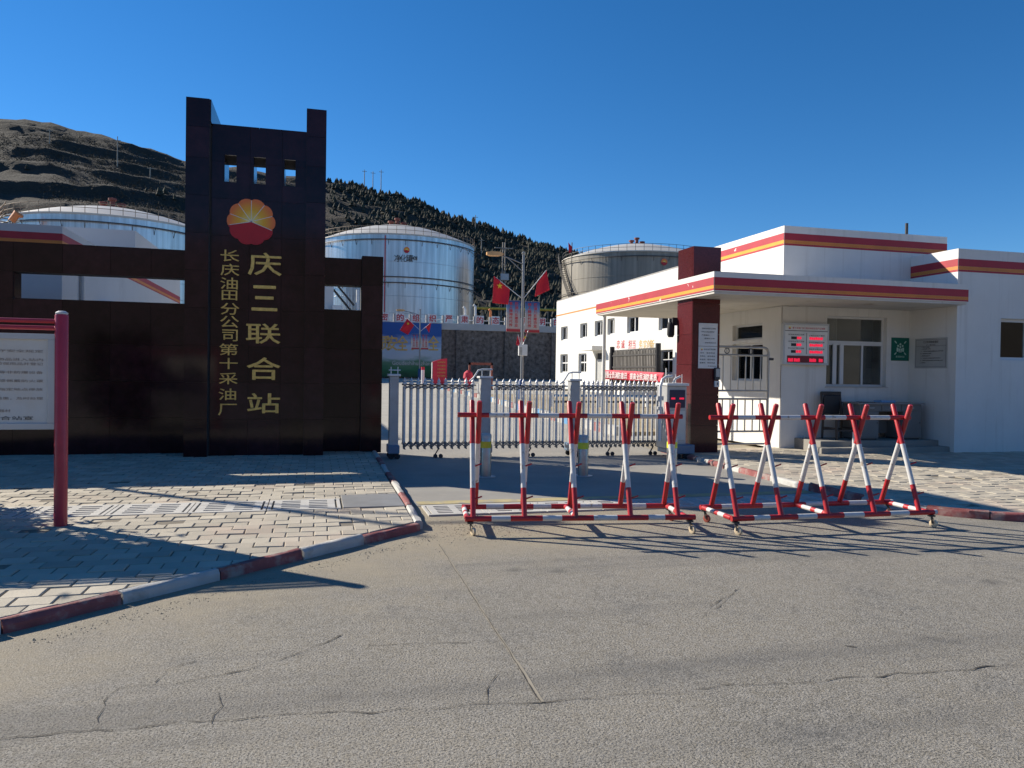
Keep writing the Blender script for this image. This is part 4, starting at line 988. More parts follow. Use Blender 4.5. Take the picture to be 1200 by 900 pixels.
for a, b in ((X0, X0+.46), (X1-.46, X1)):
    MB().box(a, b, 13.53, 14.08, ZF+.03, ZF+.60).build('pedestal', 'desk_grey', dk)
    d_ = MB().box(a+.012, b-.012, 13.515, 13.53, ZF+.05, ZF+.59).build('pedestal_door', 'desk_grey', dk, bevel=.003); MB().lathe((b-.05, 13.508, ZF+.36), [(0, -.012), (.012, -.008), (.012, .008), (0, .012)], 10).build('knob', 'gate_dark', d_)
    mb = MB(); mb.box(a+.02, b-.02, 13.56, 14.05, ZF+.001, ZF+.03); mb.build('plinth', 'gate_dark', dk)
MB().box(X0+.46, X1-.46, 14.0, 14.02, ZF+.1, ZF+.60).build('back_panel', 'desk_grey', dk)
t = MB().box(11.62, 11.98, 13.62, 13.86, ZF+.786, ZF+.83).build('folder', 'paper_blue', bevel=.006); tag(t, 'light blue folder lying on the grey desk', 'folder')
t = thing('clipboard', (11.3, 13.7, ZF+.786), 'dark clipboard of papers lying flat on the desk beside the blue folder', 'clipboard'); MB().box(11.15, 11.45, 13.6, 13.82, ZF+.786, ZF+.796).build('board', 'gate_dark', t); MB().box(11.17, 11.43, 13.61, 13.79, ZF+.7965, ZF+.80).build('sheet', 'sign_grey', t)
ch = thing('chair', (10.72, 13.75, ZF), 'dark wooden chair with a black padded back beside the desk', 'chair')
a, b, y0, y1 = 10.48, 10.94, 13.55, 14.02
for x in (a, b): MB().beam((x, y0, ZF), (x, y0+.01, ZF+.44), .04, .04, (0, 1, 0)).build('leg', 'wood_dark', ch); MB().tube([(x, y1, ZF), (x, y1-.02, ZF+.45), (x, y1+.06, ZF+.98)], .024, 8).build('leg', 'wood_dark', ch)
MB().box(a-.03, b+.03, y0-.03, y1, ZF+.42, ZF+.47).build('seat', 'leather', ch, bevel=.015)
mb = MB(); mb.box(a+.03, b-.03, y1+.0, y1+.045, ZF+.52, ZF+.92); mb.build('backrest', 'leather', ch, bevel=.02)
mb = MB(); mb.box(a-.02, b+.02, y1+.03, y1+.07, ZF+.92, ZF+1.0); mb.build('top_rail', 'wood_dark', ch, bevel=.012)
for y in (y0, y1-.01): MB().beam((a, y, ZF+.2), (b, y, ZF+.2), .025, .03).build('stretcher', 'wood_dark', ch)
for x in (a, b): MB().beam((x, y0, ZF+.24), (x, y1-.01, ZF+.24), .025, .03).build('stretcher', 'wood_dark', ch)

# pedestrian gate between column and wall
pg = thing('pedestrian_gate', (8.5, 14.0, .12), 'stainless tube pedestrian gate between the stone column and guardhouse wall', 'gate')
x0, x1, yg = 7.86, 9.13, 14.0
MB().tube([(x0+.02, yg, .05), (x0+.02, yg, 2.28)], .05, 14).build('hinge_post', 'stainless', pg); MB().lathe((x0+.02, yg, 2.28), [(.065, 0), (.065, .03), (0, .04)], 14).build('post_cap', 'gate_dark', pg)
mb = MB(); mb.tube([(x0+.05, yg, 2.20), (x1-.1, yg, 2.20), (x1-.03, yg, 2.17), (x1, yg, 2.10), (x1, yg, .17)], .028, 10)
for z in (2.035, 1.30, 1.13, .46, .20): mb.tube([(x0+.05, yg, z), (x1, yg, z)], .021, 10)
mb.build('frame', 'stainless', pg)
for z0, z1 in ((1.31, 2.03), (.47, 1.12)):
    for i in range(1, 7):
        x = x0 + .05 + (x1-x0-.05)*i/7; MB().tube([(x, yg, z0), (x, yg, z1)], .014, 8).build('bar', 'stainless', pg)
for x in (8.17, 8.72):
    mb = MB(); rr_ = .055
    mb.tube([(x+rr_*math.cos(R(30*i)), yg, 2.118+rr_*math.sin(R(30*i))) for i in range(13)], .009, 6); mb.tube([(x-.02, yg, 2.075), (x-.02, yg, 2.16)], .007, 6); mb.tube([(x+.02, yg, 2.075), (x+.02, yg, 2.16)], .007, 6); mb.build('scroll', 'gate_dark', pg)
MB().box(x1+.0, x1+.11, yg-.03, yg+.03, 1.94, 1.99).build('latch', 'gate_dark', pg)
MB().box(9.30, 9.594, yg-.03, yg+.03, .1, .16).build('stop', 'gate_dark', pg) if False else None

# ------------------------------------------------------------------ office building behind the gate
XO, YF0, YN0 = 21.16, 66.0, 33.0
off_ = thing('office_building', (26, 50, .3), 'two storey white office building with a thin yellow line below its roof', 'building')
UW = [(62.79, 64.63, 4.55, 5.75), (57.85, 59.54, 4.55, 5.75), (54.46, 56.16, 4.55, 5.75), (52.07, 53.46, 4.55, 5.75), (47.8, 49.75, 4.5, 5.65), (42.59, 44.66, 4.45, 5.55), (38, 40, 4.45, 5.55)]
LWN = [(62.65, 64.7, 1.68, 3.32), (57.92, 59.84, 1.68, 3.28), (51.6, 53.0, 1.68, 3.2), (48.6, 50.3, 1.68, 3.2), (45.6, 47.4, 1.68, 3.2), (42.6, 44.45, 1.68, 3.18), (38, 40, 1.68, 3.18)]
DR = (54.49, 55.86, .7, 3.23); mb = MB()
for rc in minus((YN0, YF0, -.2, 8.12), UW+LWN+[DR]): mb.box(XO, XO+.3, rc[0], rc[1], rc[2], rc[3])
mb.box(XO+.3, 34, YF0-.3, YF0, -.2, 8.12); mb.box(XO+.3, 34, YN0, YN0+.3, -.2, 8.12); mb.box(33.7, 34, YN0+.3, YF0-.3, -.2, 8.12); mb.box(XO+.3, 33.7, YN0+.3, YF0-.3, 7.2, 7.5)
mb.box(XO+2.2, XO+2.3, YN0+.3, YF0-.3, -.2, 7.2)
mb.build('wall', 'plaster_far', off_)
MB().box(XO-.006, XO+.002, YN0, YF0, 6.78, 6.90).build('stripe', 'stripe_orange_clean', off_)
for o in UW: window(off_, 'left', XO+.18, o, [(o[0]+o[1])/2], [], fw=.10, dep=.07)
for o in LWN: window(off_, 'left', XO+.18, o, [(o[0]+o[1])/2], [2.55], fw=.11, dep=.07)
mb = MB()
for o in UW + LWN:
    if random.random() < .7: mb.box(XO+.5, XO+.52, o[0], o[0]+(o[1]-o[0])*random.uniform(.3, .7), o[2], o[3])
mb.build('curtain', 'curtain', off_)
dd = MB().box(XO+.12, XO+.18, DR[0], DR[1], DR[2], 2.75).build('door', 'sign_grey', off_); MB().box(XO+.1, XO+.12, DR[0]+.1, DR[0]+.16, 1.6, 1.9).build('handle', 'gate_dark', dd)
MB().box(XO+.16, XO+.2, DR[0], DR[1], 2.75, DR[3]).build('transom', 'room_dark', off_)
MB().box(XO-1.0, XO, 54.0, 56.6, 3.42, 3.75).build('door_canopy', 'plaster_far', off_, bevel=.02)
def wall_text(s, y, z, h, mt):
    mb = MB(); put_text(mb, s, (XO-.004, y, z), None, h, 'left', .01); mb.build('lettering', mt, off_)
for s, px, mt in (('忠', 724.5, 'print_red'), ('诚', 730, 'print_red'), ('担', 738.5, 'print_red'), ('当', 743, 'print_red'), ('务', 751, 'gold_mural'), ('实', 756, 'gold_mural'), ('创', 760.5, 'gold_mural'), ('新', 764.5, 'gold_mural')):
    p = PX(px, 403.5, XO); wall_text(s, p.y, p.z, .6, mt)
MB().box(XO+.02, XO+.4, YN0, YF0, 8.12, 8.22).build('roof_edge', 'roof_grey', off_)

# lath rack with dark posts and the red slogan banner, in front of the office
rk = thing('lath_rack', (20.3, 46.5, .1), 'dark rack of vertical laths between two black posts before the office', 'rack')
y0, y1 = 42.9, 50.2
for y, h in ((42.85, 3.55), (50.3, 3.55)): MB().tube([(20.3, y, 0), (20.3, y, h)], .17, 12).build('post', 'rubber', rk)
MB().box(20.36, 20.40, y0, y1, 1.0, 3.3).build('backing', 'rack_dark', rk)
for i in range(30):
    y = y0 + .25 + (y1-y0-.5)*i/29; MB().box(20.29, 20.34, y-.05, y+.05, 1.05+random.uniform(0, .1), 3.2+random.uniform(-.08, .08)).build('lath', 'lath', rk)
for z in (1.3, 2.1, 2.9): MB().box(20.25, 20.288, y0, y1, z-.05, z+.05).build('crossbar', 'rack_dark', rk)
bn = thing('slogan_banner', (19.6, 45.5, .3), 'red cloth banner with white characters strung low before the office', 'banner')
def cloth(name, mt, c, nu, nv, amp, axis, parent=None, seed=0, freq=9.0):
    """c: four corners (top a, top b, bottom b, bottom a) with soft folds along axis"""
    rnd = random.Random(seed); c = [Vector(q) for q in c]; ax = Vector(axis); mb = MB(); ph = rnd.uniform(0, 6)
    for j in range(nv+1):
        for i in range(nu+1):
            u, v = i/nu, j/nv; p = c[0].lerp(c[1], u).lerp(c[3].lerp(c[2], u), v)
            p += ax*amp*(math.sin(u*freq+ph+v*1.8)*.7 + math.sin(u*freq*.43+v*3.1+ph*2)*.6)*(.35+.65*v); mb.v.append(tuple(p))
    for j in range(nv):
        for i in range(nu):
            k = j*(nu+1)+i; mb.f.append([k, k+1, k+nu+2, k+nu+1]); mb.mi.append(0); mb.sm.append(True)
    o = mb.build(name, mt, parent); md = o.modifiers.new('thickness', 'SOLIDIFY'); md.thickness = .012; md.offset = 0; return o
cloth('cloth', 'banner_red', [(19.6, 50.3, 1.92), (19.6, 40.5, 1.74), (19.6, 40.8, 1.18), (19.6, 50.3, 1.26)], 40, 4, .05, (1, 0, 0), bn, 3, 14)
mb = MB()
for i, s in enumerate('增强全员消防意识'): put_text(mb, s, (19.50, 49.6-.52*i, 1.575-.008*i), .47, .42, 'left', .01, .015)
for i, s in enumerate('提高全民消防素质'): put_text(mb, s, (19.50, 45.0-.50*i, 1.50-.008*i), .45, .40, 'left', .01, .015)
mb.build('lettering', 'sign_white', bn)
for y in (50.4, 40.4): MB().tube([(19.66, y, 0), (19.66, y, 2.0)], .035, 8).build('pole', 'gate_alu', bn)

# garden bed with painted kerb, edged by a low rail fence
bed = MB(); bp_ = [(7.7, 18.5), (7.9, 24.3), (8.6, 31.5), (9.9, 45.7), (9.6, 62.0), (10.4, 66.0), (19.0, 66.0), (19.0, 18.5)]
bed.prism(bp_, -.05, .10)
bed = tag(bed.build('garden_bed', 'dry_soil', off=Vector((0, 0, 0))), kind='structure')
def edge_blocks(pts, mats_, ln):
    P = [Vector((*p, 0)) for p in pts]; i = 0
    for a, b in zip(P, P[1:]):
        k = max(1, round((b-a).length/ln))
        for j in range(k):
            p, q = a.lerp(b, j/k), a.lerp(b, (j+1)/k-.01); z = yz((p.y+q.y)/2); mb = MB(); mb.beam(p + Vector((0, 0, z+.09)), q + Vector((0, 0, z+.09)), .22, .30); mb.build('kerb_block', mats_[i % len(mats_)], bed); i += 1
edge_blocks(bp_[:6], ['kerb_white', 'kerb_red', 'kerb_white', 'kerb_white', 'kerb_blue'], .9)
def low_fence(pts, label):
    P = [Vector(p) for p in pts]; t = thing('low_fence', P[0], label, 'fence')
    for a, b in zip(P, P[1:]):
        k = max(1, round((b-a).length/1.2))
        for j in range(k+1):
            p = a.lerp(b, j/k); MB().box(p.x-.05, p.x+.05, p.y-.05, p.y+.05, p.z-.02, p.z+.62).build('post', 'sign_white', t)
        for h in (.22, .5): MB().beam(a+Vector((0, 0, h)), b+Vector((0, 0, h)), .03, .10).build('rail', 'kerb_blue' if h > .3 else 'gate_dark', t)
low_fence([(9.2, 19.6, .1), (18.6, 19.6, .1)], 'low blue and white rail fence in the yard closest behind the retractable gate')
low_fence([(10.4, 33, .1), (18.6, 33, .1)], 'low blue and white rail fence halfway back in the garden bed')
low_fence([(11, 52, .2), (18.6, 52, .2)], 'low blue and white rail fence at the far end of the garden bed')

# red signboard, red and white post, and hydrant in the far yard
yq_ = 70; A_ = PY(506.5, 452, yq_); B_ = PY(524, 420, yq_); zt = yz(yq_)
rs = thing('red_signboard', ((A_.x+B_.x)/2, yq_, zt), 'red upright signboard with a curved top below the painted mural', 'signboard')
x0, x1, h = A_.x, B_.x, B_.z-zt
MB().plate([(x0, zt), (x1, zt), (x1, zt+h), (x0+(x1-x0)*.6, zt+h*.97), (x0+(x1-x0)*.25, zt+h*.91), (x0+.02, zt+h*.86)], yq_, yq_+.25).build('board', 'banner_red', rs)
MB().box(x0-.05, x0+.0, yq_-.02, yq_+.25, zt, zt+h*.84).build('edge', 'sign_white', rs)
mb = MB()
for i in range(5): put_text(mb, '安全环保责任', (x0+(x1-x0)*.62, yq_-.01, zt+h*(.85-.13*i)), (x1-x0)*.55, .16, depth=.01)
mb.build('lettering', 'gold_mural', rs)
p = PY(495.5, 443, 72); t = thing('marker_post', (p.x, 72, yz(72)), 'short white post with red top beside the red signboard', 'post')
MB().tube([(p.x, 72, yz(72)), (p.x, 72, 1.75)], .16, 12).build('shaft', 'sign_white', t); MB().tube([(p.x, 72, 1.75), (p.x, 72, 2.05)], .165, 12).build('top', 'banner_red', t)
p = PY(563, 440, 60); t = thing('hydrant_frame', (p.x, 60, yz(60)), 'red hydrant in a brick red frame beside the stone wall', 'hydrant')
q = p.x; MB().lathe((q-1.0, 60, .25), [(0, 0), (.32, 0), (.32, .8), (.42, .9), (.35, 1.3), (.12, 1.5), (0, 1.5)], 14).build('hydrant', 'banner_red', t)
mb = MB(); mb.box(q-.9, q-.75, 60.3, 60.45, .25, 2.4); mb.box(q+.95, q+1.1, 60.3, 60.45, .25, 2.4); mb.box(q-.9, q+1.1, 60.3, 60.45, 2.2, 2.4); mb.build('frame', 'vent_rust', t)

# ------------------------------------------------------------------ street lamps with banners; flags hang from them
def star(c, r):
    return [(c[0]+(r if i % 2 == 0 else r*.4)*math.sin(R(36*i)), c[1]+(r if i % 2 == 0 else r*.4)*math.cos(R(36*i))) for i in range(10)]
def street_lamp(x, y, H, label, bann, head_dx, zb=None):
    z = yz(y); t = thing('street_lamp', (x, y, z), label, 'street lamp')
    MB().tube([(x, y, z), (x, y, z+H)], [.095, .065], 14).build('pole', 'lamp_pole', t); MB().lathe((x, y, z+H), [(.075, 0), (.10, .05), (.10, .13), (0, .18)], 12).build('pole_cap', 'lamp_pole', t)
    MB().tube([(x, y, z), (x, y, z+1.15), (x, y, z+1.25)], [.2, .17, .11], 14).build('base', 'lamp_blue', t)
    ar = MB(); ar.tube([(x, y, z+H-.55), (x+head_dx*.5, y, z+H-.25), (x+head_dx*.85, y, z+H-.1)], .035, 8); ar.tube([(x, y, z+H-1.0), (x+head_dx*.55, y, z+H-.25)], .025, 8); ar.build('arm', 'lamp_pole', t)
    hd = MB(); hx = x+head_dx
    for k, (s, hw, hz) in enumerate(((-.0, .10, .05), (.25, .20, .11), (.75, .24, .12), (1.0, .14, .07))):
        xx = hx + (.45 - s*.95)*(1 if head_dx < 0 else -1)
        hd.v += [(xx, y-hw, z+H-.05-hz), (xx, y+hw, z+H-.05-hz), (xx, y+hw*.8, z+H-.05+hz), (xx, y-hw*.8, z+H-.05+hz)]
    for k in range(3):
        for j in range(4): hd.f.append([4*k+j, 4*k+(j+1) % 4, 4*k+4+(j+1) % 4, 4*k+4+j])
    hd.f += [[3, 2, 1, 0], [12, 13, 14, 15]]; hd.mi = [0]*len(hd.f); hd.sm = [False]*len(hd.f); hd.build('lamp_head', 'lamp_glass', t)
    for x0, x1, z0, z1 in bann:
        b = MB().box(x0, x1, y-.05, y+.0, z0, z1).build('banner', 'banner_print', t, off=Vector(((x0+x1)/2, y, z0)))
        wd = x1-x0; mb = MB()
        for col, s in ((.30, '铁人精神代代传'), (.70, '石油儿女建功业')):
            n_ = len(s)
            mb = MB()
            for i, ch_ in enumerate(s): put_text(mb, ch_, (x0+wd*col, y-.055, z1-(z1-z0)*(.10+.115*i)), wd*.24, (z1-z0)*.10, depth=.004, bold=.02)
            mb.build('lettering', 'print_red', b)
        fm = MB(); fm.tube([(x0, y-.02, z1+.02), (x1, y-.02, z1+.02)], .02, 6); fm.tube([(x0, y-.02, z0-.02), (x1, y-.02, z0-.02)], .02, 6); fm.build('banner_frame', 'lamp_pole', t)
    return t
def flag(c_px, y, staff_px, label, seed, stars=True, amp=.09):
    c = [PY(px, py, y) for px, py in c_px]; s0, s1 = PY(*staff_px[0], y), PY(*staff_px[1], y)
    t = thing('flag', s0, label, 'flag', None)
    MB().tube([s0, s1], .022, 8).build('staff', 'gate_alu', t); cl_ = cloth('cloth', 'flag_red', c, 14, 10, amp, (0, 1, 0), t, seed, 7)
    if stars:
        a = c[0].lerp(c[1], .35).lerp(c[3].lerp(c[2], .35), .25); k = (c[1]-c[0]).length; mb = MB()
        mb.plate([(p[0], p[1]) for p in star((a.x, a.z), k*.16)], y-amp*1.6-.02, y-amp*1.6)
        mb.build('star', 'flag_gold', cl_)
    return t
YL1 = 41.84; lx = PY(612, 400, YL1).x
street_lamp(lx, YL1, 8.35, 'near steel street lamp with two blue topped slogan banners beside the office', [(PY(593.5, 370, YL1).x, lx-.14, 3.95, 5.70), (lx+.14, PY(632, 370, YL1).x, 3.93, 5.68)], -1.65)
flag([(579, 323.5), (597.5, 338), (595, 357), (577, 355)], YL1-.1, [(610.5, 349), (581, 325)], 'red flag on the office side lamp, hanging away from the office', 11)
flag([(629.5, 331.5), (640.5, 316), (643.5, 340), (626.5, 348)], YL1-.1, [(614, 349), (640, 317)], 'red flag on the office side lamp, hanging toward the office', 12, stars=False)
t_ = street_lamp(PY(492, 400, 87).x, 87, 7.9, 'far street lamp with slogan banners standing before the painted mural', [(PY(482.3, 400, 87).x, PY(491, 400, 87).x, PY(482, 409, 87).z, PY(482, 391.5, 87).z), (PY(493.3, 400, 87).x, PY(502, 400, 87).x, PY(482, 409, 87).z, PY(482, 391.5, 87).z)], -2.2)
flag([(477, 373.5), (485.5, 381), (478, 392.5), (468.5, 387)], 86.8, [(491, 386), (478, 374)], 'red flag with gold star hanging over the painted mural sky', 13)
flag([(500, 382), (505.5, 377.5), (503, 390), (499, 384)], 86.8, [(493, 388), (505, 378)], 'small furled red flag on the lamp before the mural', 14, stars=False)
flag([(607, 392), (610, 397), (609, 406), (605, 404)], YL1-.3, [(611, 409), (607, 392)], 'small red flag low on the office side lamp, hanging away from the office', 15, stars=False, amp=.05)
flag([(613, 398), (618.5, 387.5), (617.5, 391), (613.5, 402)], YL1-.3, [(612.5, 405), (619, 387)], 'small red flag low on the office side lamp, hanging toward the office', 16, stars=True, amp=.04)
t = thing('lamp_box', (lx, YL1-.2, 2.0), 'white cabinet strapped low on the office side street lamp', 'cabinet'); MB().box(lx-.29, lx+.22, YL1-.35, YL1-.2, PY(612, 417, YL1).z, PY(612, 404, YL1).z).build('case', 'sign_white', t, bevel=.02); MB().box(lx-.28, lx-.1, YL1-.362, YL1-.352, PY(612, 416, YL1).z, PY(612, 407, YL1).z).build('door', 'kerb_white', t)

# ------------------------------------------------------------------ retaining wall with mural and slogan plates
YR = 92.0; rw = thing('retaining_wall', (15, YR, .7), 'dark stone retaining wall topped with white slogan plates below the tanks', 'wall')
MB().box(-110, 75, YR, YR+.8, .2, 6.75).build('stonework', 'stone_wall', rw)
MB().box(-110, 75, YR-.15, YR+.8, 6.75, 7.55).build('coping', 'coping', rw, bevel=.03)
for i in range(14): MB().box(-20+i*6.1, -19.5+i*6.1, YR-.35, YR, .2, 6.75).build('buttress', 'stone_wall', rw)
mu_ = MB().box(-6, 14.75, YR-.40, YR-.36, .9, 7.45).build('mural', 'mural', rw, off=Vector((4, YR, 0)))
for ch_, px in (('质', 450.5), ('安', 459.5), ('全', 471.7), ('安', 488), ('全', 508)):
    p = PY(px, 402, YR-.41); mb = MB(); put_text(mb, ch_, (p.x, YR-.41, p.z), 1.25, 1.75, depth=.03, bold=.02); mb.build('mural_character', 'gold_mural', mu_)
p = PY(482, 425.5, YR-.41); mb = MB(); put_text(mb, 'Goudeshihuazhan', (p.x, YR-.41, p.z), 4.6, .5, depth=.02); mb.build('mural_lettering', 'panel_grey', mu_)
seq = [('严', 432), ('密', 450.5), ('的', 469), ('组', 487.5), ('织', 507), ('严', 526), ('肃', 544.5), ('的', 562.5), ('态', 581), ('度', 599), ('严', 617), ('明', 635), ('的', 653), ('纪', 671)]
for ch_, px in seq:
    p = PY(px, 373, YR-.1); s = .50
    pl = MB().box(p.x-s, p.x+s, YR-.10, YR-.02, 7.555, 8.60).build('slogan_plate', 'sign_white', rw); mb = MB(); put_text(mb, ch_, (p.x, YR-.103, 8.08), .82, .82, depth=.01, bold=.025); mb.build('character', 'print_red', pl)
    MB().box(p.x-s-.30, p.x-s-.06, YR, YR+.3, 7.555, 8.5).build('baluster', 'coping', rw)
    MB().box(p.x+s+.1, p.x+s+.75, YR+.1, YR+.16, 7.95, 8.05).build('rail', 'gate_alu', rw)
for px, h, mt, lb in ((545, 1.5, 'sign_white', 'white stand pipe behind the slogan plates near the silver tank foot'), (557, 1.9, 'sign_white', 'tall white stand pipe behind the slogan plates near the silver tank edge'), (575, 1.3, 'orange_cloth', 'orange capped pipe behind the slogan plates')):
    p = PY(px, 370, YR+1.2); t = thing('stand_pipe', (p.x, YR+1.2, 7.2), lb, 'pipe'); MB().tube([(p.x, YR+1.2, 7.2), (p.x, YR+1.2, 8.3+h*.8), (p.x-.25, YR+1.2, 8.5+h*.8)], .16, 10).build('pipe', mt, t); MB().box(p.x-.3, p.x+.3, YR+1.0, YR+1.4, 7.2, 7.5).build('foot', 'coping', t)
t = thing('yellow_pipeline', (28, 104, 7.3), 'long yellow pipeline running above the stone wall between the tanks', 'pipeline')
p0, p1 = PY(555, 361, 104), PY(670, 364, 104); MB().tube([p0, p1], .2, 10).build('pipe', 'yellow_pipe', t)
for i in range(6):
    q = p0.lerp(p1, (i+.5)/6); MB().tube([(q.x, 104, 7.2), (q.x, 104, q.z)], .1, 8).build('support', 'rail_rust', t)

# ------------------------------------------------------------------ storage tanks
def tank(c, r, z0, z1, rise, shell, label, mark=None, mark_px=None, ring=True, stair=None, rail='rail_rust', seam=True):
    t = thing('storage_tank', (c[0], c[1], z0), label, 'tank'); cz = Vector((c[0], c[1], z0)); H = z1-z0
    MB().lathe(cz, [(r, 0), (r, H)], 96).build('shell', shell, t); MB().lathe(cz, [(r, H-.01), (r+.12, H-.01), (r+.12, H+.15), (r, H+.15)], 96).build('rim', 'tank_roof', t)
    dome = [(r*math.cos(R(a))*1.0, 0) for a in range(1)]
    prof = [(r+.1, H+.15)] + [(r*(1-i/12), H+.15 + rise*math.sin(math.pi/2*i/12)**.95 if i < 12 else H+.15+rise) for i in range(1, 13)]
    MB().lathe(cz, prof, 72).build('roof', 'tank_roof', t)
    rm = MB(); n_ = 60
    for h in (.55, 1.1): rm.tube([(c[0]+r*math.cos(2*math.pi*i/n_), c[1]+r*math.sin(2*math.pi*i/n_), z0+H+.15+h) for i in range(n_+1)], .035, 6)
    for i in range(n_): a = 2*math.pi*i/n_; rm.tube([(c[0]+r*math.cos(a), c[1]+r*math.sin(a), z0+H+.1), (c[0]+r*math.cos(a), c[1]+r*math.sin(a), z0+H+1.25)], .035, 5)
    rm.build('railing', rail, t)
    if ring:
        for hz in (H-.75, H*.56, H*.50):
            g = MB(); g.tube([(c[0]+(r+.3)*math.cos(2*math.pi*i/80), c[1]+(r+.3)*math.sin(2*math.pi*i/80), z0+hz) for i in range(81)], .07, 6)
            if hz != H*.56:
                for i in range(32): a = 2*math.pi*i/32; g.beam((c[0]+(r)*math.cos(a), c[1]+r*math.sin(a), z0+hz-.75), (c[0]+(r+.3)*math.cos(a), c[1]+(r+.3)*math.sin(a), z0+hz), .05, .05)
            g.build('spray_ring', 'rail_dark', t)
    if seam:
        for hz in (.18, .36, .72): MB().lathe(cz, [(r+.002, H*hz), (r+.03, H*hz+.02), (r+.03, H*hz+.06), (r+.002, H*hz+.08)], 96).build('seam', shell, t)
    v = MB()
    for dx, h in ((-1.0, .8), (0, 1.3), (1.0, .7)): v.lathe((c[0]+dx, c[1]-.3, z0+H+rise-.1), [(.28, 0), (.28, h), (.48, h), (.48, h+.25), (0, h+.35)], 10)
    v.build('vent', 'vent_rust', t)
    if stair:       # spiral stair round the shell
        a0, a1 = R(stair[0]), R(stair[1]); s = MB(); k = 36; pp = []
        for i in range(k+1):
            a = a0+(a1-a0)*i/k; h = z0+.3+(H-.2)*i/k; pp.append((a, h))
            s.beam((c[0]+(r+.1)*math.cos(a), c[1]+(r+.1)*math.sin(a), h), (c[0]+(r+1.0)*math.cos(a), c[1]+(r+1.0)*math.sin(a), h), .3, .05)
        for rr_, dh in ((r+1.0, 0), (r+.15, 0), (r+1.0, 1.0), (r+1.0, .5)): s.tube([(c[0]+rr_*math.cos(a), c[1]+rr_*math.sin(a), h+dh) for a, h in pp], .06, 6)
        s.build('stair', rail, t)
    return t
def on_tank(c, r, px, py):
    """point where a line of sight meets the near side of a tank"""
    d = ray(px, py); ox, oy = -c[0], -c[1]; a = d.x*d.x+d.y*d.y; b = 2*(ox*d.x+oy*d.y); cc = ox*ox+oy*oy-r*r
    k = (-b-math.sqrt(b*b-4*a*cc))/(2*a); return CAM + d*k
C2 = (12.3, 122); R2 = 12.3
t2 = tank(C2, R2, 7.4, 21.2, 3.2, 'tank_alu', 'silver oil storage tank with emblem and black lettering above the mural wall', rail='rail_rust')
p = on_tank(C2, R2, 476.5, 293); emblem((p.x, p.y-.1, p.z), .44, t2, .05, lines=False)
for ch_, px, hh in (('净', 466, 1.0), ('化', 473, 1.0), ('罐', 480, 1.0), ('-', 484.5, .1), ('0', 486, .6), ('1', 488.5, .6)):
    p = on_tank(C2, R2, px, 302.7); mb = MB(); put_text(mb, ch_, (p.x, p.y-.12, p.z), None, hh, depth=.02); mb.build('lettering', 'print_dark', t2)
p = on_tank(C2, R2, 451, 300); MB().tube([(p.x, p.y-.15, 21.0), (p.x, p.y-.15, 8)], .065, 8).build('riser_pipe', 'banner_red', t2)
C3 = (54.2, 124); R3 = 12.9
t3 = tank(C3, R3, 7.4, 21.2, 2.9, 'tank_old', 'weathered grey oil storage tank behind the office roof', ring=True, stair=(214, 174), rail='rail_dark')
p = on_tank(C3, R3, 778, 307); emblem((p.x, p.y-.1, p.z), .55, t3, .05, lines=False)
CL = (-23.6, 100); RL = 11.4
tank(CL, RL, 7.4, 17.6, 2.6, 'tank_alu', 'silver storage tank behind the striped shed left of the monument', rail='rail_rust', stair=(150, 230))
# wind sock and small flags at the tank heads
p = PY(666.5, 300, 112); t = thing('flag', (p.x, 112, 17), 'tiny red flag on a mast at the stair head of the grey tank', 'flag'); MB().tube([(p.x+.5, 112, 7.4), (p.x+.5, 112, PY(668, 284, 112).z)], .07, 6).build('staff', 'rail_dark', t)
a, b = PY(666, 284, 112), PY(671, 296, 112); cloth('cloth', 'flag_red', [(a.x, 112, a.z), (b.x, 112, a.z-.8), (b.x-.2, 112, b.z), (a.x+.1, 112, b.z-.1)], 6, 6, .1, (0, 1, 0), t, 5)
p = PY(20, 248, 88); t = thing('wind_sock', (p.x, 88, 7.3), 'orange wind sock on a pole beside the left silver tank', 'wind sock'); MB().tube([(p.x-.4, 88, 7.3), (p.x-.4, 88, p.z-.1)], .07, 6).build('pole', 'rail_rust', t); MB().tube([(p.x-.5, 88, p.z-1.0), (p.x+.0, 88, p.z-.2), (p.x+.5, 88, p.z-.5)], [.35, .42, .16], 10).build('sock', 'orange_cloth', t)

# ------------------------------------------------------------------ shed behind the dark wall, left
sh = thing('pump_shed', (-9, 20, 0), 'white flat roofed shed with red and orange stripe behind the dark wall', 'shed')
xs_, y0, y1, y2 = -5.08, 17.5, 24.0, 31.5; zl = PY(73, 265, y0).z; zt = PY(172, 271, y1).z
MB().box(-14, xs_, y0, y1, -.05, zl).build('wall', 'shed_wall', sh); MB().box(-14, xs_, y1, y2, -.05, zt).build('tower_wall', 'shed_wall', sh)
zs = [(zl-.30, zl-.155, 'stripe_red'), (zl-.375, zl-.302, 'stripe_orange'), (zl-.415, zl-.377, 'stripe_red')]
stripes(sh, 'front', y0, -14, xs_+.004, zs, True)
for z0, z1, mt in zs: MB().box(xs_-.002, xs_+.004, y0, y2, z0, z1).build('stripe', mt+'_clean', sh)
MB().tube([(xs_-.0+.06, y0+1.2, 0), (xs_+.06, y0+1.2, zl-.5)], .05, 8).build('downpipe', 'panel_grey', sh)
mb = MB(); mb.box(xs_+.0, xs_+.25, y0+2.9, y0+4.2, 2.3, 3.2); ac = mb.build('air_conditioner', 'sign_white', sh, bevel=.02)
MB().tube([(xs_+.255, y0+3.8, 2.8), (xs_+.265, y0+3.8, 2.8)], .05, 12).build('badge', 'print_dark', ac)
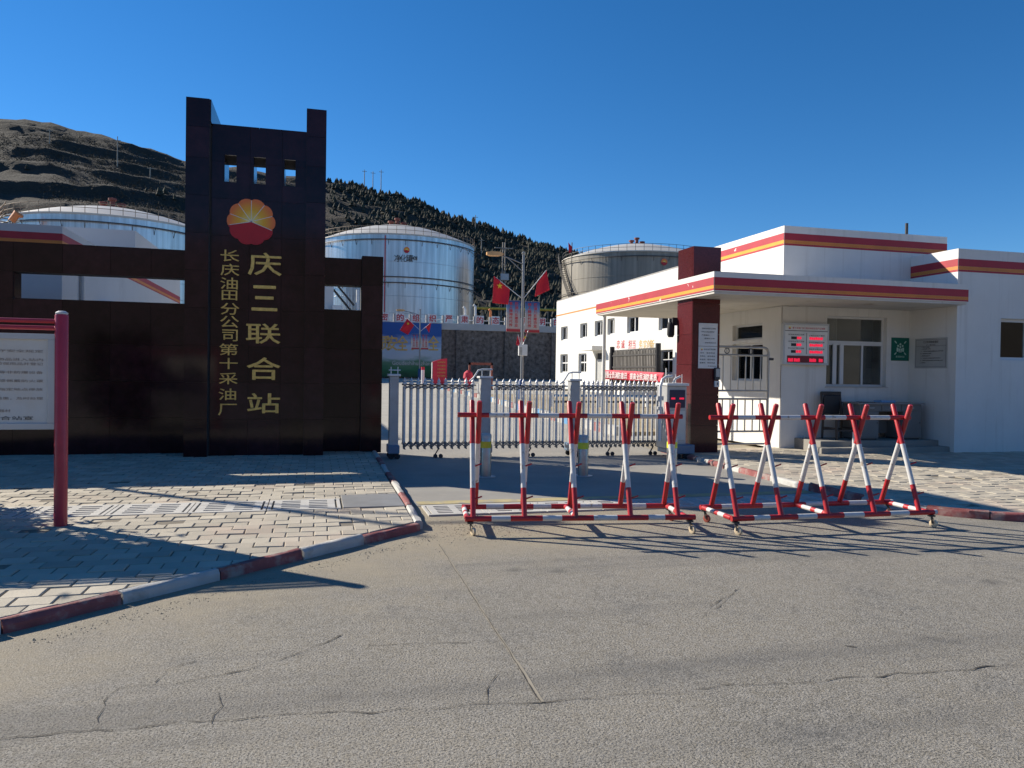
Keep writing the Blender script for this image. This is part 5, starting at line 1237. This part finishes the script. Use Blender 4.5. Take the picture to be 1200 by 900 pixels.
# small cabin seen through the opening right of the monument
p = PY(390, 350, 86); cb_ = thing('site_cabin', (p.x, 86, .6), 'pale cabin with a steep outside stair seen through the wall opening', 'cabin')
a, b = PY(380, 360, 86), PY(391, 338, 86); MB().box(a.x-4, b.x, 86, 90, .5, b.z+.6).build('wall', 'shed_wall', cb_)
mb = MB(); p0, p1 = PY(391, 339, 87), PY(415, 368, 87)
for dy in (0, 1.0):
    for dz in (0, 1.0): mb.tube([(p0.x, 87+dy, p0.z+dz), (p1.x, 87+dy, p1.z+dz)], .07, 6)
for i in range(18): q = p0.lerp(p1, i/17); mb.box(q.x-.14, q.x+.14, 87, 88, q.z-.03, q.z+.03)
mb.build('stair', 'rail_dark', cb_)
p = PY(419, 350, 87); MB().tube([(p.x, 87, .5), (p.x, 87, p.z+1)], .16, 8).build('newel_post', 'sign_white', cb_); q = PY(395, 361, 85.5); MB().box(q.x-.5, q.x+.6, 85.2, 85.95, .5, q.z+.3).build('store_box', 'sign_white', cb_)

# ------------------------------------------------------------------ hillside
SKY = [(-500, 150), (-300, 118), (-120, 112), (0, 128), (60, 134), (130, 152), (215, 180), (300, 192), (383, 204), (400, 206), (440, 216), (500, 234), (560, 256), (610, 273), (660, 287), (700, 293), (760, 303), (850, 322), (950, 350), (1050, 372), (1250, 395), (1500, 405)]
RY = 330.0; ridge = [(PY(px, py, RY).x, PY(px, py, RY).z - 3) for px, py in SKY]
def zr(x):
    for (x0, z0), (x1, z1) in zip(ridge, ridge[1:]):
        if x0 <= x <= x1:
            t = (x-x0)/(x1-x0); return z0+(z1-z0)*t
    return ridge[0][1] if x < ridge[0][0] else ridge[-1][1]
from mathutils import noise as mn
def hz_(x, y):
    t = max(0.0, min(1.0, (y-140)/(RY-140))); top = zr(x*RY/max(y, 100) if y < RY else x)
    z = 7.5 + (top-7.5)*(t**1.05)
    if y > RY: z = top - (y-RY)*.25
    am = min(1, t*4)
    z += am*(mn.noise((x*.018, y*.018, 0))*5*(1-t*.75) + mn.noise((x*.06, y*.06, 3))*1.6 + mn.noise((x*.19, y*.19, 13))*.9)
    if 0 < t < .97:
        st = 9.0; f = (z + mn.noise((x*.012, y*.012, 9))*5)/st; fr_ = f-math.floor(f); s = (fr_**4)*(fr_ > 0); z += am*(s - fr_)*st*.5*(1-.3*t)
    return z
mb = MB(); NX, NY = 270, 150; X_0, X_1, Y_0, Y_1 = -340, 460, 138, 400
for j in range(NY+1):
    y = Y_0 + (Y_1-Y_0)*j/NY
    for i in range(NX+1):
        x = X_0 + (X_1-X_0)*i/NX; mb.v.append((x, y, hz_(x, y)))
for j in range(NY):
    for i in range(NX):
        k = j*(NX+1)+i; mb.f.append([k, k+1, k+NX+2, k+NX+1])
mb.mi = [0]*len(mb.f); mb.sm = [True]*len(mb.f)
tag(mb.build('hillside', 'hill', off=Vector((0, 0, 0))), kind='structure')
# opposite side of the valley, behind the viewer
mb = MB(); NX, NY = 40, 12
for j in range(NY+1):
    for i in range(NX+1):
        x = -400+800*i/NX; y = -70-160*j/NY; t = j/NY; mb.v.append((x, y, -.3 + 46*t**1.1 + (mn.noise((x*.02, y*.02, 5))*7*t)))
for j in range(NY):
    for i in range(NX): k = j*(NX+1)+i; mb.f.append([k, k+NX+1, k+NX+2, k+1])
mb.mi = [0]*len(mb.f); mb.sm = [True]*len(mb.f); tag(mb.build('opposite_hillside', 'terrain', off=Vector((0, 0, 0))), kind='structure')
# conifer wood and scrub that read as one mass
rnd = random.Random(21); mb = MB()
def conifer(mb, x, y, z, h):
    w_ = h*rnd.uniform(.34, .52); n_ = 6
    for lv in range(2):
        zb = z + h*(.08+.34*lv); zt_ = z + h*(.68+.32*lv); r = w_*(1-.28*lv); a0 = rnd.uniform(0, 6); k = len(mb.v)
        for i in range(n_):
            a = a0 + 2*math.pi*i/n_; q = r*rnd.uniform(.6, 1.15); mb.v.append((x+q*math.cos(a), y+q*math.sin(a), zb + h*rnd.uniform(-.07, .05)))
        mb.v.append((x+rnd.uniform(-.1, .1)*r, y, zt_))
        for i in range(n_): mb.f.append([k+i, k+(i+1) % n_, k+n_]); mb.mi.append(0); mb.sm.append(False)
cnt = 0; tries = 0
while cnt < 16000 and tries < 120000:
    tries += 1; y = rnd.uniform(158, 336); x = rnd.uniform(-190, 300); u = x/y
    dens = max(0, min(1, (u+.02)*9)) if u > -.02 else 0
    if u < -.02: dens = max(dens, .35 if mn.noise((x*.025, y*.025, 40)) > .36 else .0)
    dens *= .35 + .9*max(0, mn.noise((x*.02, y*.02, 30))+.45)
    if rnd.random() > dens: continue
    conifer(mb, x, y, hz_(x, y)-.3, rnd.uniform(1.4, 3.0)); cnt += 1
tag(mb.build('conifer_wood', 'conifer', off=Vector((0, 0, 0))), 'dark conifer wood covering the hillside behind the tanks', 'wood', kind='stuff')
mb = MB(); cnt = 0
while cnt < 13000:
    y = rnd.uniform(142, 320); x = rnd.uniform(-170, 60); u = x/y
    if rnd.random() > (.9 if u < 0 else .15): continue
    if mn.noise((x*.03, y*.03, 60)) < -.22: continue
    z = hz_(x, y); h = rnd.uniform(.5, 1.7); w_ = h*rnd.uniform(.5, .9); cnt += 1
    for _ in range(12):
        a = rnd.uniform(0, 6.28); q = w_*math.sqrt(rnd.random()); c = Vector((x+q*math.cos(a), y+q*math.sin(a), z + h*rnd.random()*(1-.6*(q/w_)**2)))
        s = rnd.uniform(.12, .32)*h**.6; d1 = Vector((rnd.gauss(0, 1), rnd.gauss(0, 1), rnd.gauss(0, 1)))*s*.7; d2 = Vector((rnd.gauss(0, 1), rnd.gauss(0, 1), rnd.gauss(0, 1)))*s*.7
        mb.add([c, c+d1, c+d2], [(0, 1, 2)])
tag(mb.build('scrub', 'scrub', off=Vector((0, 0, 0))), 'dry brown scrub on the terraced hillside', 'scrub', kind='stuff')
# poles on the hill
def hit_hill(px, py):
    d = ray(px, py); k = 145/d.y
    while k*d.y < 345:
        p = CAM + d*k
        if p.z < hz_(p.x, p.y): return p
        k += 1.0/d.y
    return CAM + d*(330/d.y)
for px, pb, ptop, lb in ((137.5, 195, 160, 'tall bare utility pole on the terraced slope left of the monument'), (58, 168, 151, 'utility pole with a crossarm on the upper terrace left of the monument'), (176, 208, 196, 'short utility pole low on the slope close to the monument'),
                         (427, 214, 199, 'first thin mast on the wooded ridge right of the monument'), (437, 216, 201, 'second thin mast on the wooded ridge right of the monument'), (446.5, 219, 199, 'third thin mast with crossarm on the wooded ridge'),
                         (557, 272, 252, 'thin mast in the wood above the silver tank'), (564, 300, 279, 'thin mast in the wood beside the street lamp head')):
    p = hit_hill(px, pb); dd_ = (p-CAM).dot(FW)/F; h = (pb-ptop)*dd_; t = thing('utility_pole', p, lb, 'utility pole')
    MB().tube([(p.x, p.y, p.z-1.5), (p.x, p.y, p.z+h)], [.20, .13], 8).build('pole', 'pole_wood', t); MB().box(p.x-1.0, p.x+1.0, p.y-.08, p.y+.08, p.z+h*.86, p.z+h*.86+.16).build('crossarm', 'pole_wood', t)
# pole with wires behind the lamp
p = PY(590, 330, 118); H1 = PY(590, 284, 118).z; t = thing('power_pole', (p.x, 118, 7.3), 'lattice power pole with insulators between the two tanks', 'power pole')
mb = MB()
for dx in (-.35, .35): mb.tube([(p.x+dx, 118, 7.2), (p.x+dx*.5, 118, H1)], .09, 6)
for i in range(12): z = 8+(H1-8.5)*i/12; mb.beam((p.x-.3, 118, z), (p.x+.3, 118, z+.9), .05, .05)
mb.build('mast', 'pole_wood', t); MB().box(p.x-1.5, p.x+1.5, 117.9, 118.1, H1-1.0, H1-.85).build('crossarm', 'pole_wood', t); MB().box(p.x-.5, p.x+.8, 117.7, 118.3, H1-6, H1-5).build('transformer', 'gate_grey', t)
for k_, (za, zb) in enumerate(((287, 304), (291, 309), (303, 316))):
    a, b = PY(560 if k_ else 575, za, 118), PY(660, zb, 118); mb = MB(); pts = []
    for i in range(15): q = a.lerp(b, i/14); q.z -= math.sin(math.pi*i/14)*.7; pts.append(q)
    mb.tube(pts, .035, 5); mb.build('wire', 'wire', t)

# ------------------------------------------------------------------ what throws the shadows from beyond the frame, left
TX, TY = -4.55, 9.25
tr = thing('pavement_tree', (TX, TY, .12), 'bushy little evergreen growing behind the notice board', 'tree')
mb = MB(); mb.tube([(TX, TY, .05), (TX+.03, TY, 1.2), (TX, TY, 2.2)], [.09, .06, .03], 10)
rnd = random.Random(31); tips = []
for i in range(34):
    a = rnd.uniform(0, 6.28); h = rnd.uniform(.4, 2.3); q = .78*(1-.55*((h-1.2)/1.8)**2 if h > 1.2 else .9)*rnd.uniform(.35, .9); e = Vector((TX+q*math.cos(a), TY+q*math.sin(a), h)); mb.tube([(TX, TY, max(.3, h-.5)), Vector((TX, TY, h-.2)).lerp(e, .5), e], [.025, .015, .006], 6); tips.append(e)
mb.build('trunk', 'bark', tr); mb = MB()
for i in range(9000):
    e = rnd.choice(tips); c = e + Vector((rnd.gauss(0, .17), rnd.gauss(0, .17), rnd.gauss(0, .17))); s = rnd.uniform(.04, .085); d1 = Vector((rnd.gauss(0, 1), rnd.gauss(0, 1), rnd.gauss(0, .6))).normalized()*s; d2 = d1.cross(Vector((rnd.gauss(0, 1), rnd.gauss(0, 1), rnd.gauss(0, 1)))).normalized()*s*.45
    mb.add([c-d1, c+d2, c+d1, c-d2], [(0, 1, 2, 3)])
mb.build('crown', 'leaf', tr)
bx_, by_ = 1.27-1.27*8.2, 7.11+1.13*8.2
t = thing('lane_lamp', (bx_, by_, 0), 'double armed street lamp standing behind the dark wall, far left', 'street lamp')
MB().tube([(bx_, by_, 0), (bx_, by_, 8.0)], [.10, .06], 12).build('pole', 'lamp_pole', t); mb = MB(); mb.tube([(bx_, by_, 7.0), (bx_+.4, by_+.3, 7.7), (bx_+1.0, by_+.6, 8.0)], .035, 8); mb.tube([(bx_, by_, 6.2), (bx_+.5, by_+.25, 7.6)], .025, 8); mb.build('arm', 'lamp_pole', t)
MB().box(bx_+.8, bx_+1.5, by_+.4, by_+.75, 7.95, 8.1).build('lamp_head', 'lamp_glass', t, bevel=.03)
